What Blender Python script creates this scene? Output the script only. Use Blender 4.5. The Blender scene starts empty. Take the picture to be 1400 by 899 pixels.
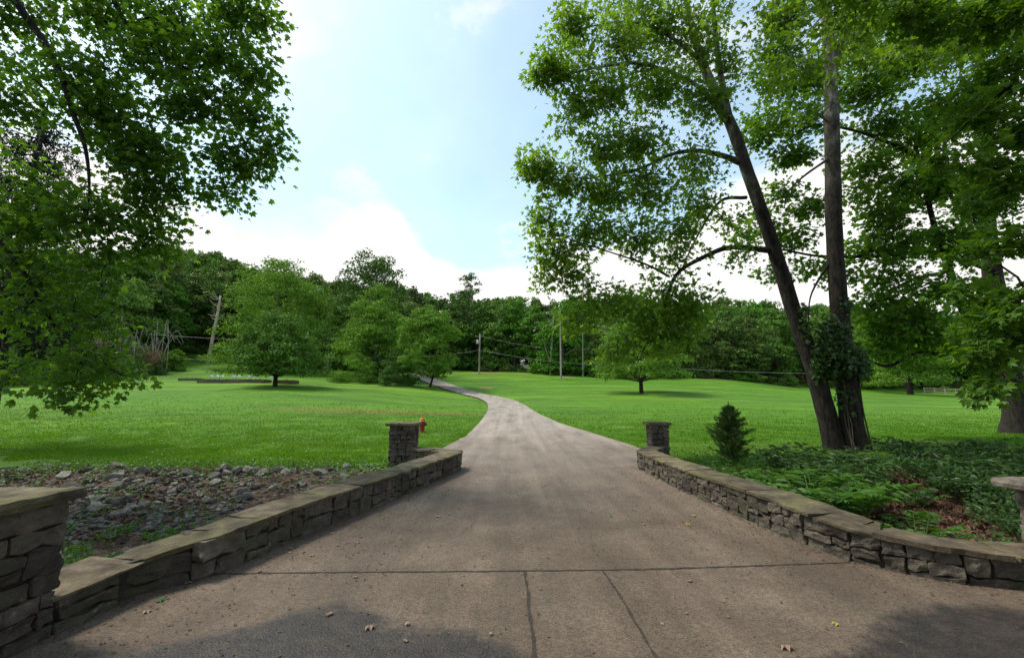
import bpy, math, random
import numpy as np
from mathutils import Vector, noise as mn

# ------------------------------------------------------------------ camera, world, sun, exposure
SC = bpy.context.scene
COL = SC.collection
R = math.radians
PITCH = R(9.05); EYE = 1.6; FPX = 600.0           # focal length in pixels of the 1400 px wide photo
cam = bpy.data.cameras.new('camera'); cam.sensor_width = 36; cam.lens = 36 * FPX / 1400
cam.clip_start = 0.05; cam.clip_end = 3000
co = bpy.data.objects.new('camera', cam); COL.objects.link(co)
co.location = (0, 0, EYE); co.rotation_euler = (math.pi / 2 + PITCH, 0, 0)
SC.camera = co

SUN_EL = 58; SUN_AZ = -75                         # azimuth from +Y towards +X
world = bpy.data.worlds.new('World'); SC.world = world; world.use_nodes = True
wt = world.node_tree; wn = wt.nodes; wl = wt.links
wn.clear()
def W(t, **k):
    n = wn.new(t)
    for a, b in k.items(): setattr(n, a, b)
    return n
def wm(op, a, b=None, c=None, clamp=False):
    n = W('ShaderNodeMath', operation=op); n.use_clamp = clamp
    for i, v in enumerate((a, b, c)):
        if v is None: continue
        if isinstance(v, (int, float)): n.inputs[i].default_value = v
        else: wl.new(v, n.inputs[i])
    return n.outputs[0]
sky = W('ShaderNodeTexSky', sky_type='NISHITA'); sky.sun_disc = False
sky.sun_elevation = R(SUN_EL); sky.sun_rotation = R(SUN_AZ); sky.air_density = 1.0; sky.dust_density = 1.5; sky.ozone_density = 1.2
tc = W('ShaderNodeTexCoord'); sp = W('ShaderNodeSeparateXYZ'); wl.new(tc.outputs['Generated'], sp.inputs[0])
X_, Y_, Z_ = sp.outputs
az = wm('ARCTAN2', X_, Y_); el = wm('ARCSINE', Z_)
def gauss(az0, w, amp, e0=None, ew=None):
    d = wm('DIVIDE', wm('SUBTRACT', az, az0), w); q = wm('MULTIPLY', d, d)
    if e0 is not None:
        e = wm('DIVIDE', wm('SUBTRACT', el, e0), ew); q = wm('ADD', q, wm('MULTIPLY', e, e))
    return wm('MULTIPLY', wm('EXPONENT', wm('MULTIPLY', q, -1.0)), amp)
n1 = W('ShaderNodeTexNoise'); n1.inputs['Scale'].default_value = 5.5; n1.inputs['Detail'].default_value = 9; n1.inputs['Roughness'].default_value = 0.56
mp = W('ShaderNodeMapping'); mp.inputs['Scale'].default_value = (1, 1, 1.5); mp.inputs['Location'].default_value = (3.1, 0.7, 0.4)
wl.new(tc.outputs['Generated'], mp.inputs[0]); wl.new(mp.outputs[0], n1.inputs['Vector'])
nz = wm('SUBTRACT', n1.outputs['Fac'], 0.5)
# top of the cloud bank in radians of elevation, over azimuth
top = wm('ADD', wm('ADD', gauss(-0.36, 0.15, R(10.5)), gauss(0.06, 0.11, R(5))), wm('ADD', gauss(-0.85, 0.3, R(9)), gauss(0.75, 0.45, R(13))))
top = wm('ADD', top, R(17.5))
bank = wm('SUBTRACT', wm('ADD', top, wm('MULTIPLY', nz, 0.42)), el)
bank = wm('MULTIPLY', bank, 10.0, clamp=True)
extra = wm('ADD', gauss(-0.16, 0.16, 0.6, R(44), R(4)), gauss(-0.55, 0.16, 0.6, R(40), R(5)))
extra = wm('ADD', extra, gauss(0.55, 0.5, 0.55, R(38), R(16)))
extra = wm('ADD', extra, gauss(-0.22, 0.10, 0.25, R(29.5), R(2.0)))
extra = wm('MULTIPLY', wm('SUBTRACT', wm('ADD', extra, wm('MULTIPLY', nz, 2.4)), 0.38), 1.6, clamp=True)
veil = wm('ADD', 0.22, wm('MULTIPLY', nz, 0.3))
mask = wm('MAXIMUM', wm('MAXIMUM', bank, wm('MULTIPLY', extra, 0.85)), veil, clamp=True)
n2 = W('ShaderNodeTexNoise'); n2.inputs['Scale'].default_value = 4; n2.inputs['Detail'].default_value = 6
wl.new(tc.outputs['Generated'], n2.inputs['Vector'])
cb = W('ShaderNodeMapRange'); cb.inputs['From Min'].default_value = 0.3; cb.inputs['From Max'].default_value = 0.7
cb.inputs['To Min'].default_value = 5.6; cb.inputs['To Max'].default_value = 8.0; wl.new(n2.outputs['Fac'], cb.inputs['Value'])
cc = W('ShaderNodeVectorMath', operation='SCALE'); cc.inputs[0].default_value = (1.0, 0.985, 0.955); wl.new(cb.outputs[0], cc.inputs['Scale'])
skg = W('ShaderNodeVectorMath', operation='MULTIPLY'); wl.new(sky.outputs[0], skg.inputs[0]); skg.inputs[1].default_value = (1.75, 2.0, 1.72)
mx = W('ShaderNodeMix', data_type='RGBA'); wl.new(mask, mx.inputs[0]); wl.new(skg.outputs[0], mx.inputs[6]); wl.new(cc.outputs[0], mx.inputs[7])
bg = W('ShaderNodeBackground'); bg.inputs['Strength'].default_value = 0.10; wl.new(mx.outputs[2], bg.inputs[0])
wo = W('ShaderNodeOutputWorld'); wl.new(bg.outputs[0], wo.inputs[0])

sl = bpy.data.lights.new('sun', 'SUN'); sl.energy = 2.6; sl.angle = R(13); sl.color = (1.0, 0.93, 0.80)
so = bpy.data.objects.new('sun', sl); COL.objects.link(so)
sd = Vector((math.sin(R(SUN_AZ)) * math.cos(R(SUN_EL)), math.cos(R(SUN_AZ)) * math.cos(R(SUN_EL)), math.sin(R(SUN_EL))))
so.rotation_euler = sd.to_track_quat('Z', 'Y').to_euler()
vs = SC.view_settings; vs.view_transform = 'Standard'; vs.look = 'None'; vs.gamma = 1; vs.exposure = 0.72
vs.use_curve_mapping = False
SC.render.resolution_x = 1024; SC.render.resolution_y = 657
SC.render.engine = 'CYCLES'
SC.cycles.max_bounces = 7; SC.cycles.diffuse_bounces = 3; SC.cycles.transparent_max_bounces = 4

# ------------------------------------------------------------------ helpers
cP, sP = math.cos(PITCH), math.sin(PITCH)
def ray(px, py):
    u = (449.5 - py) / FPX
    return (px - 700) / FPX, cP - u * sP, sP + u * cP
def at(px, py, Y):
    x, y, w = ray(px, py); t = Y / y
    return np.array((x * t, Y, EYE + w * t))
def px_of(x, y, z):
    d = y * cP + (z - EYE) * sP; u = ((z - EYE) * cP - y * sP) / d
    return 700 + FPX * x / d, 449.5 - FPX * u

def fnoise(v, s=1.0): return mn.noise(Vector(v) * s)

class MB:
    """collects vertices and faces in numpy chunks, links them as one mesh object"""
    def __init__(s): s.v = []; s.f = []; s.n = 0; s.m = []
    def add(s, v, f, mat=0):
        v = np.asarray(v, dtype=np.float64).reshape(-1, 3)
        if isinstance(f, np.ndarray): f = [f]
        else:
            d = {}
            for q in f: d.setdefault(len(q), []).append(q)
            f = [np.array(q) for q in d.values()]
        for q in f:
            s.f.append(q + s.n); s.m.append(mat)
        s.v.append(v); s.n += len(v)
    def mesh(s, name, mats, smooth=False):
        me = bpy.data.meshes.new(name)
        v = np.concatenate(s.v); me.vertices.add(len(v)); me.vertices.foreach_set('co', v.ravel())
        loops = np.concatenate([q.ravel() for q in s.f]); tot = np.concatenate([np.full(len(q), q.shape[1]) for q in s.f])
        mi = np.concatenate([np.full(len(q), m) for q, m in zip(s.f, s.m)])
        me.loops.add(len(loops)); me.loops.foreach_set('vertex_index', loops.astype(np.int32))
        me.polygons.add(len(tot)); st = np.concatenate([[0], np.cumsum(tot)[:-1]])
        me.polygons.foreach_set('loop_start', st.astype(np.int32))
        try: me.polygons.foreach_set('loop_total', tot.astype(np.int32))
        except Exception: pass
        for m in (mats if isinstance(mats, (list, tuple)) else [mats]): me.materials.append(m)
        me.polygons.foreach_set('material_index', mi.astype(np.int32))
        me.polygons.foreach_set('use_smooth', np.full(len(tot), smooth))
        me.update(calc_edges=True)
        return me
    def build(s, name, mats, parent=None, smooth=False, loc=None):
        o = bpy.data.objects.new(name, s.mesh(name, mats, smooth)); COL.objects.link(o)
        if parent is not None: o.parent = parent
        if loc is not None: o.location = loc
        return o

def tag(o, label=None, cat=None, group=None, kind=None):
    if label: o['label'] = label
    if cat: o['category'] = cat
    if group: o['group'] = group
    if kind: o['kind'] = kind
    return o
def thing(name, label, cat, loc=(0, 0, 0), group=None, rz=0):
    o = bpy.data.objects.new(name, None); COL.objects.link(o); o.location = loc; o.rotation_euler = (0, 0, rz)
    o.empty_display_size = 0.2
    return tag(o, label, cat, group)
def copy_tree(root, loc, rz=0, scale=1, label=None, group=None):
    def rec(o, par):
        c = o.copy(); COL.objects.link(c); c.parent = par
        for ch in kids.get(o.name, []): rec(ch, c)
        return c
    kids = {}
    for o in list(root.children): kids.setdefault(root.name, []).append(o)
    for o in list(root.children):
        for g in list(o.children): kids.setdefault(o.name, []).append(g)
    r = rec(root, None); r.location = loc; r.rotation_euler = (0, 0, rz)
    r.scale = scale if isinstance(scale, (tuple, list)) else (scale,) * 3
    if label: r['label'] = label
    if group: r['group'] = group
    return r

def tube(mb, pts, rad, sides=6, wob=0.0, seed=0, cap=True, mat=0):
    P = np.asarray(pts, dtype=float); n = len(P)
    rad = np.asarray(rad, dtype=float) * np.ones(n)
    T = np.gradient(P, axis=0); T /= np.linalg.norm(T, axis=1)[:, None] + 1e-9
    ref = np.array((0.3, 1, 0.1)) if abs(T[0][2]) > 0.8 else np.array((0, 0, 1.0))
    A = np.cross(T, ref); A /= np.linalg.norm(A, axis=1)[:, None] + 1e-9; B = np.cross(T, A)
    th = np.arange(sides) * 2 * math.pi / sides
    V = P[:, None] + rad[:, None, None] * (np.cos(th)[None, :, None] * A[:, None] + np.sin(th)[None, :, None] * B[:, None])
    if wob:
        for i in range(n):
            for j in range(sides):
                d = V[i, j] - P[i]
                k = 1 + wob * (fnoise((V[i, j][0] * 2.2 + seed, V[i, j][1] * 2.2, V[i, j][2] * .8)) + .5 * fnoise((V[i, j][0] * 7 + seed, V[i, j][1] * 7, V[i, j][2] * 2)))
                V[i, j] = P[i] + d * k
    i = np.arange(n - 1)[:, None]; j = np.arange(sides)[None]
    a = i * sides + j; b = i * sides + (j + 1) % sides
    F = np.stack([a, b, b + sides, a + sides], -1).reshape(-1, 4)
    f = list(F)
    if cap: f = [list(q) for q in F] + [list(range((n - 1) * sides, n * sides))]
    else: f = F
    mb.add(V.reshape(-1, 3), f, mat)

def spline(pts, m=6):
    """Catmull-Rom through rows of points (any number of columns)"""
    P = np.asarray(pts, dtype=float)
    Q = np.vstack([2 * P[0] - P[1], P, 2 * P[-1] - P[-2]]); out = []
    for i in range(1, len(Q) - 2):
        for k in range(m):
            t = k / m
            out.append(.5 * ((2 * Q[i]) + (Q[i + 1] - Q[i - 1]) * t + (2 * Q[i - 1] - 5 * Q[i] + 4 * Q[i + 1] - Q[i + 2]) * t * t + (3 * Q[i] - Q[i - 1] - 3 * Q[i + 1] + Q[i + 2]) * t ** 3))
    out.append(P[-1]); return np.array(out)

def box(mb, lo, hi, mat=0):
    x0, y0, z0 = lo; x1, y1, z1 = hi
    v = [(x0, y0, z0), (x1, y0, z0), (x1, y1, z0), (x0, y1, z0), (x0, y0, z1), (x1, y0, z1), (x1, y1, z1), (x0, y1, z1)]
    mb.add(v, [(0, 3, 2, 1), (4, 5, 6, 7), (0, 1, 5, 4), (1, 2, 6, 5), (2, 3, 7, 6), (3, 0, 4, 7)], mat)

# ---- materials
def new_mat(name):
    m = bpy.data.materials.new(name); m.use_nodes = True; nt = m.node_tree; nt.nodes.clear()
    return m, nt
class N:
    def __init__(s, nt): s.nt = nt
    def __call__(s, t, ins=None, **k):
        n = s.nt.nodes.new(t)
        for a, b in k.items(): setattr(n, a, b)
        for a, b in (ins or {}).items():
            if hasattr(b, 'is_output') or isinstance(b, bpy.types.NodeSocket): s.nt.links.new(b, n.inputs[a])
            else: n.inputs[a].default_value = b
        return n
    def math(s, op, a, b=0, clamp=False):
        n = s('ShaderNodeMath', {0: a, 1: b}, operation=op); n.use_clamp = clamp; return n.outputs[0]
    def ramp(s, fac, stops):
        n = s('ShaderNodeValToRGB', {'Fac': fac}); cr = n.color_ramp
        while len(cr.elements) < len(stops): cr.elements.new(0.5)
        for e, (p, c) in zip(cr.elements, stops): e.position = p; e.color = (*c, 1) if len(c) == 3 else c
        return n.outputs[0]
    def mix(s, f, a, b, blend='MIX'):
        n = s('ShaderNodeMix', data_type='RGBA', blend_type=blend); 
        for i, v in ((0, f), (6, a), (7, b)):
            if isinstance(v, bpy.types.NodeSocket): s.nt.links.new(v, n.inputs[i])
            else: n.inputs[i].default_value = v if i == 0 or len(v) == 4 else (*v, 1)
        return n.outputs[2]
    def noise(s, vec, scale, detail=4, rough=.55, **k):
        n = s('ShaderNodeTexNoise', {'Scale': scale, 'Detail': detail, 'Roughness': rough, **k})
        if vec is not None: s.nt.links.new(vec, n.inputs['Vector'])
        return n.outputs['Fac']
def leaf_mat(name, lo, hi, trans=0.35, obj=False, gloss=.45, hue=0.0):
    m, nt = new_mat(name); n = N(nt)
    g = n('ShaderNodeNewGeometry'); rnd = g.outputs['Random Per Island']
    tcn = n('ShaderNodeTexCoord')
    big = n.noise(tcn.outputs['Object'], 0.35 if obj else 0.9, 3)
    f = n.math('ADD', n.math('MULTIPLY', rnd, .55), n.math('MULTIPLY', big, .6), clamp=True)
    c = n.ramp(f, [(0.15, lo), (0.9, hi)])
    if obj:
        oi = n('ShaderNodeObjectInfo')
        c = n('ShaderNodeHueSaturation', {'Hue': n.math('ADD', n.math('MULTIPLY', oi.outputs['Random'], .05), .475), 'Saturation': n.math('ADD', n.math('MULTIPLY', oi.outputs['Random'], .25), .85), 'Value': n.math('ADD', n.math('MULTIPLY', n.math('FRACT', n.math('MULTIPLY', oi.outputs['Random'], 7.3)), .75), .65), 'Color': c}).outputs[0]
    b = n('ShaderNodeBsdfPrincipled', {'Base Color': c, 'Roughness': gloss, 'Specular IOR Level': .12 if gloss > .5 else .3})
    tcol = n('ShaderNodeHueSaturation', {'Hue': .485, 'Saturation': 1.1, 'Value': 1.7, 'Color': c}).outputs[0]
    t = n('ShaderNodeBsdfTranslucent', {'Color': tcol})
    mixs = n('ShaderNodeMixShader', {0: trans, 1: b.outputs[0], 2: t.outputs[0]})
    n('ShaderNodeOutputMaterial', {0: mixs.outputs[0]})
    return m
def rough_mat(name, stops, scale=4, detail=8, rough=.9, bump=.3, bscale=None, bdist=.02, island=0.0, stretch=(1, 1, 1), extra=None, spec=.3, coord='Object'):
    m, nt = new_mat(name); n = N(nt)
    tcn = n('ShaderNodeTexCoord'); mpn = n('ShaderNodeMapping', {'Scale': stretch}); nt.links.new(tcn.outputs[coord], mpn.inputs[0]); v = mpn.outputs[0]
    f = n.noise(v, scale, detail, .62)
    c = n.ramp(f, stops)
    if island:
        g = n('ShaderNodeNewGeometry')
        c = n('ShaderNodeHueSaturation', {'Hue': n.math('ADD', n.math('MULTIPLY', n.math('FRACT', n.math('MULTIPLY', g.outputs['Random Per Island'], 5.1)), .03), .485), 'Saturation': 1.0, 'Value': n.math('ADD', n.math('MULTIPLY', g.outputs['Random Per Island'], 2 * island), 1 - island), 'Color': c}).outputs[0]
    if extra: c = extra(n, tcn, v, c)
    fb = n.noise(v, bscale or scale * 3, 6, .65)
    bp = n('ShaderNodeBump', {'Strength': bump, 'Distance': bdist, 'Height': fb})
    b = n('ShaderNodeBsdfPrincipled', {'Base Color': c, 'Roughness': rough, 'Specular IOR Level': spec, 'Normal': bp.outputs[0]})
    n('ShaderNodeOutputMaterial', {0: b.outputs[0]})
    return m

M = {}
M['leaf_maple'] = leaf_mat('leaf_maple', (.034, .092, .013), (.112, .225, .028), .56)
M['leaf_sycamore'] = leaf_mat('leaf_sycamore', (.048, .108, .016), (.148, .265, .032), .56)
M['leaf_bright'] = leaf_mat('leaf_bright', (.045, .11, .012), (.11, .22, .025), .42)
M['leaf_dark'] = leaf_mat('leaf_dark', (.018, .046, .012), (.048, .105, .020), .3)
M['leaf_far'] = leaf_mat('leaf_far', (.036, .086, .015), (.115, .215, .030), .14, obj=True, gloss=.6)
M['leaf_round'] = leaf_mat('leaf_round', (.024, .066, .013), (.078, .165, .024), .14, gloss=.6)
M['leaf_mid'] = leaf_mat('leaf_mid', (.034, .088, .014), (.105, .21, .028), .15, gloss=.6)
M['leaf_light'] = leaf_mat('leaf_light', (.055, .130, .015), (.155, .295, .034), .18, gloss=.6)
M['needle'] = leaf_mat('needle', (.034, .072, .020), (.10, .17, .046), .35, gloss=.7)
M['needle_spruce'] = leaf_mat('needle_spruce', (.012, .022, .013), (.032, .050, .028), .12, gloss=.7)
M['fern'] = leaf_mat('fern', (.028, .080, .012), (.070, .170, .022), .35)
M['blade'] = leaf_mat('blade', (.040, .110, .007), (.102, .225, .014), .35, gloss=.6)
M['reddish'] = leaf_mat('reddish', (.12, .055, .040), (.30, .16, .12), .2, gloss=.8)
M['litter'] = leaf_mat('litter', (.035, .020, .013), (.17, .100, .068), .1, gloss=.8)
M['yellow_leaf'] = leaf_mat('yellow_leaf', (.24, .20, .04), (.36, .30, .06), .1)
M['green_leaf'] = leaf_mat('green_leaf', (.03, .10, .03), (.06, .16, .04), .1)
M['brown_leaf'] = leaf_mat('brown_leaf', (.12, .065, .038), (.27, .18, .125), .1)
M['bark'] = rough_mat('bark', [(.35, (.006, .005, .004)), (.65, (.032, .024, .018))], 9, 8, stretch=(1, 1, .25), bump=.9, bscale=16, bdist=.04)
M['twig'] = rough_mat('twig', [(.3, (.03, .024, .018)), (.7, (.07, .055, .04))], 6, 3, bump=.1)
M['bark_far'] = rough_mat('bark_far', [(.3, (.06, .05, .04)), (.7, (.16, .14, .11))], 2, 4, bump=.2)
M['bark_snag'] = rough_mat('bark_snag', [(.3, (.38, .29, .21)), (.7, (.62, .52, .42))], 1.2, 5, bump=.3, stretch=(1, 1, .2))
M['dead_stem'] = rough_mat('dead_stem', [(.3, (.20, .17, .14)), (.7, (.38, .34, .29))], 2, 3, bump=.1)
def syc_extra(n, tcn, v, c):
    sx = n('ShaderNodeSeparateXYZ', {0: tcn.outputs['Object']})
    h = n.math('ADD', n.math('MULTIPLY', sx.outputs[2], .115), n.math('MULTIPLY', n.noise(tcn.outputs['Object'], 1.3, 5), .7))
    f = n('ShaderNodeMapRange', {'Value': h, 'From Min': 1.25, 'From Max': 1.85}).outputs[0]
    mpn = n('ShaderNodeMapping', {'Scale': (1, 1, .45)}); n.nt.links.new(tcn.outputs['Object'], mpn.inputs[0])
    pale = n.ramp(n.noise(mpn.outputs[0], 4.5, 5, .6), [(.40, (.055, .045, .035)), (.48, (.11, .095, .075)), (.57, (.19, .175, .145)), (.66, (.36, .345, .30))])
    return n.mix(f, c, pale)
M['bark_sycamore'] = rough_mat('bark_sycamore', [(.38, (.004, .003, .0025)), (.62, (.034, .024, .017))], 9, 8, stretch=(1, 1, .3), bump=1.0, bscale=20, bdist=.06, extra=syc_extra)

def stone_extra(n, tcn, v, c):
    f = n('ShaderNodeMapRange', {'Value': n.noise(tcn.outputs['Object'], 1.7, 6), 'From Min': .50, 'From Max': .68}).outputs[0]
    c = n.mix(n.math('MULTIPLY', f, .55), c, (.060, .062, .030))
    f2 = n('ShaderNodeMapRange', {'Value': n.noise(tcn.outputs['Object'], 11, 6, .7), 'From Min': .60, 'From Max': .70}).outputs[0]
    return n.mix(n.math('MULTIPLY', f2, .5), c, (.24, .225, .195))
M['stone'] = rough_mat('stone', [(.25, (.040, .033, .026)), (.55, (.090, .075, .059)), (.8, (.165, .138, .112))], 6, 10, island=.42, bump=1.0, bscale=15, bdist=.035, extra=stone_extra)
M['mortar'] = rough_mat('mortar', [(.3, (.016, .013, .010)), (.7, (.048, .040, .031))], 14, 8, bump=.8, bdist=.01)
def cap_extra(n, tcn, v, c):
    f = n('ShaderNodeMapRange', {'Value': n.noise(tcn.outputs['Object'], 2.2, 6), 'From Min': .46, 'From Max': .66}).outputs[0]
    return n.mix(n.math('MULTIPLY', f, .6), c, (.125, .115, .040))
M['flagstone'] = rough_mat('flagstone', [(.30, (.034, .025, .017)), (.5, (.092, .072, .046)), (.72, (.200, .165, .115))], 4.5, 9, island=.35, bump=1.0, bscale=12, bdist=.035, extra=cap_extra)
M['pale_stone'] = rough_mat('pale_stone', [(.3, (.038, .030, .025)), (.5, (.105, .084, .071)), (.75, (.26, .215, .19))], 5, 9, island=.2, bump=.8, bscale=20, bdist=.03)
M['rock'] = rough_mat('rock', [(.25, (.042, .037, .030)), (.55, (.112, .102, .087)), (.8, (.27, .255, .225))], 3.5, 9, bump=.6, bscale=12, bdist=.02,
    extra=lambda n, tcn, v, c: n('ShaderNodeHueSaturation', {'Hue': n.math('ADD', .47, n.math('MULTIPLY', n('ShaderNodeObjectInfo').outputs['Random'], .06)), 'Saturation': .9, 'Value': n.math('ADD', .6, n('ShaderNodeObjectInfo').outputs['Random']), 'Color': c}).outputs[0])
M['rubble'] = rough_mat('rubble', [(.25, (.045, .036, .031)), (.55, (.11, .094, .083)), (.8, (.22, .20, .18))], 5, 6, island=.45, bump=.5)
M['white_paint'] = rough_mat('white_paint', [(.3, (.45, .47, .46)), (.7, (.6, .62, .6))], 5, 3, bump=.05)
M['timber'] = rough_mat('timber', [(.3, (.06, .045, .030)), (.7, (.15, .12, .085))], 3, 6, bump=.3, stretch=(.2, 1, 1))
M['pole_wood'] = rough_mat('pole_wood', [(.3, (.20, .17, .14)), (.7, (.34, .30, .25))], 3, 6, bump=.3, stretch=(1, 1, .1))
M['rail_wood'] = rough_mat('rail_wood', [(.3, (.30, .24, .18)), (.7, (.48, .41, .32))], 3, 6, bump=.1)
def metal(name, col, rough=.4, met=0.0):
    m, nt = new_mat(name); n = N(nt)
    t = n('ShaderNodeTexCoord'); f = n.noise(t.outputs['Object'], 14, 6)
    c = n.ramp(f, [(.35, tuple(x * .7 for x in col)), (.6, col)])
    b = n('ShaderNodeBsdfPrincipled', {'Base Color': c, 'Roughness': rough, 'Metallic': met}); n('ShaderNodeOutputMaterial', {0: b.outputs[0]}); return m
M['hydrant_red'] = metal('hydrant_red', (.28, .018, .014), .5)
M['hydrant_orange'] = metal('hydrant_orange', (.62, .13, .025), .5)
M['grey_metal'] = metal('grey_metal', (.55, .56, .56), .4, .3)
M['wire'] = metal('wire', (.30, .30, .30), .5)
M['ceramic'] = metal('ceramic', (.35, .33, .30), .3)

# ------------------------------------------------------------------ terrain
TAB = {  # photo column: (distance, row) of points on the open ground, then metres of height for the hill behind
    -300: ([(20, 594), (30, 565), (45, 541), (60, 528), (80, 520)], [(120, 13), (180, 30), (300, 55)]),
    0:    ([(20, 591), (30, 563), (45, 541), (60, 529), (75, 520)], [(110, 16), (160, 34), (300, 60)]),
    200:  ([(20, 590), (30, 563), (45, 540), (60, 525), (90, 503)], [(120, 20), (160, 36), (300, 70)]),
    290:  ([(20, 590), (30, 563), (54, 530), (80, 512), (100, 497)], [(130, 20), (165, 34), (300, 65)]),
    376:  ([(20, 590), (30, 564), (54, 527), (70, 519), (100, 506)], [(130, 14), (165, 26), (300, 50)]),
    500:  ([(20, 590), (30, 564), (45, 544), (65, 527), (90, 516)], [(120, 11), (160, 17), (300, 35)]),
    580:  ([(20, 590), (30, 565), (46, 551), (60, 537), (72, 526.5), (88, 515)], [(115, 10), (150, 14), (300, 30)]),
    645:  ([(20, 590), (27, 570.5), (43, 554), (56, 545), (65, 538.5), (78, 526), (100, 511)], [(140, 11), (300, 30)]),
    700:  ([(20, 591), (27, 571), (43, 554), (55, 546), (66, 538), (78, 527), (92, 515), (106, 507)], [(140, 10), (300, 28)]),
    780:  ([(20, 592), (30, 571), (45, 553), (60, 538), (80, 525), (96, 513)], [(130, 9), (300, 26)]),
    877:  ([(20, 593), (30, 572), (45, 552), (60, 537), (80, 525), (92, 519)], [(130, 10), (300, 28)]),
    980:  ([(20, 593), (30, 572), (50, 548), (75, 529), (95, 516)], [(130, 10), (300, 28)]),
    1090: ([(20, 593), (30, 572), (50, 551), (75, 539), (98, 530)], [(130, 8), (300, 26)]),
    1290: ([(20, 592), (30, 573), (50, 556), (80, 544), (105, 539)], [(130, 6), (300, 20)]),
    1500: ([(20, 591), (30, 573), (50, 556), (80, 544), (110, 539)], [(140, 6), (300, 18)])}
cols = sorted(TAB)
YS = np.concatenate([np.arange(0, 120, 1.5), np.geomspace(120, 900, 40)])
US = np.linspace((cols[0] - 700) / 600, (cols[-1] - 700) / 600, 73)
def col_prof(px):
    a, b = TAB[px]
    ys = [0, 14] + [y for y, _ in a] + [y for y, _ in b] + [900]
    zs = [0, 0] + [float(at(700, r, y)[2]) for y, r in a] + [z for _, z in b] + [b[-1][1] + 5]
    return np.interp(YS, ys, zs)
PR = np.array([col_prof(c) for c in cols])
cu = (np.array(cols) - 700) / 600
GRID = np.array([np.interp(US, cu, PR[:, j]) for j in range(len(YS))]).T
k3 = np.array([.25, .5, .25])
for _ in range(3):
    g = np.pad(GRID, ((0, 0), (1, 1)), mode='edge'); GRID = g[:, :-2] * .25 + g[:, 1:-1] * .5 + g[:, 2:] * .25
for _ in range(2):
    g = np.pad(GRID, ((1, 1), (0, 0)), mode='edge'); GRID = g[:-2] * .25 + g[1:-1] * .5 + g[2:] * .25
LW = np.array([(-3.4, 3.0), (-3.1, 3.94), (-2.74, 4.41), (-2.52, 5.36), (-2.13, 6.73), (-1.77, 7.95), (-1.17, 10.41)])
RW = np.array([(2.95, 10.62), (3.0, 8.53), (3.1, 7.05), (3.2, 5.73), (3.26, 5.18), (3.4, 4.67), (3.62, 4.41), (3.89, 4.19), (4.31, 4.02), (5.6, 3.75)])
def sst(x): x = np.clip(x, 0, 1); return x * x * (3 - 2 * x)
def lawn_edge_left(X): return np.interp(X, [-30, -14.2, -8.5, -5.1, -3.2, -2], [15, 12.4, 10.6, 10.5, 11.4, 11.6])
# drive: rows of (distance, left edge, right edge) then a centre line
DR = np.array([(10.6, -1.35, 3.15), (12, -2.15, 3.75), (13.5, -2.35, 4.1), (15.4, -2.2, 4.12), (18, -1.95, 3.75), (21, -1.85, 3.25), (24, -1.80, 2.6), (27, -1.78, 2.25), (31, -1.80, 1.85), (36, -1.95, 1.60), (40, -2.15, 1.45)])
CL = np.array([(-.55, 43.5), (-1.2, 50), (-2.6, 57), (-5.6, 64), (-9.4, 70.5), (-13.6, 79), (-17.6, 88), (-20.5, 98), (-22, 112), (-22, 125)])
CLs = spline(np.vstack([[(-.35, 40)], CL]), 6)
def terr(X, Y):
    X = np.asarray(X, float); Y = np.asarray(Y, float)
    u = X / np.maximum(Y, 1e-3); u = np.clip(u, US[0], US[-1] - 1e-6)
    fu = (u - US[0]) / (US[1] - US[0]); iu = np.clip(fu.astype(int), 0, len(US) - 2); tu = fu - iu
    yy = np.clip(Y, 0, 899); iy = np.clip(np.searchsorted(YS, yy, side='right') - 1, 0, len(YS) - 2); ty = (yy - YS[iy]) / (YS[iy + 1] - YS[iy])
    z = (GRID[iu, iy] * (1 - tu) + GRID[iu + 1, iy] * tu) * (1 - ty) + (GRID[iu, iy + 1] * (1 - tu) + GRID[iu + 1, iy + 1] * tu) * ty
    z = np.where(Y < 14, 0, z)
    # ditch left of the drive, shallow bank right of it
    lw = np.interp(Y, LW[:, 1], LW[:, 0]); inl = sst((lw - .35 - X) / .5) * (Y < 11.8)
    e = lawn_edge_left(X)
    z = z - .52 * inl * sst((e - Y) / 3.2) * sst((Y + 2) / 3)
    rw = np.interp(-Y, -RW[:, 1], RW[:, 0]); inr = sst((X - rw - .35) / .6)
    z = z - .22 * inr * sst((10.6 - Y) / 2.5) * sst((Y - 1) / 2)
    # under the drive
    dl = np.where(Y < 10.6, -12, np.interp(Y, DR[:, 0], DR[:, 1])); dr_ = np.where(Y < 10.6, 12, np.interp(Y, DR[:, 0], DR[:, 2]))
    ins = (X > dl + .05) & (X < dr_ - .05) & (Y < 40.5) & ((Y > 10.6) | ((X > lw - .1) & (X < rw + .1)))
    z = z - np.where(ins, .06, 0)
    return z
def tz(x, y): return float(terr(np.array([x]), np.array([y]))[0])
def ground_at(px, Y):
    """ground point on photo column px at distance Y"""
    x = (px - 700) / 600 * Y * 1.0
    for _ in range(3):
        z = tz(x, Y); x = (px - 700) / 600 * (Y * cP + (z - EYE) * sP)
    return np.array((x, Y, tz(x, Y)))

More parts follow.
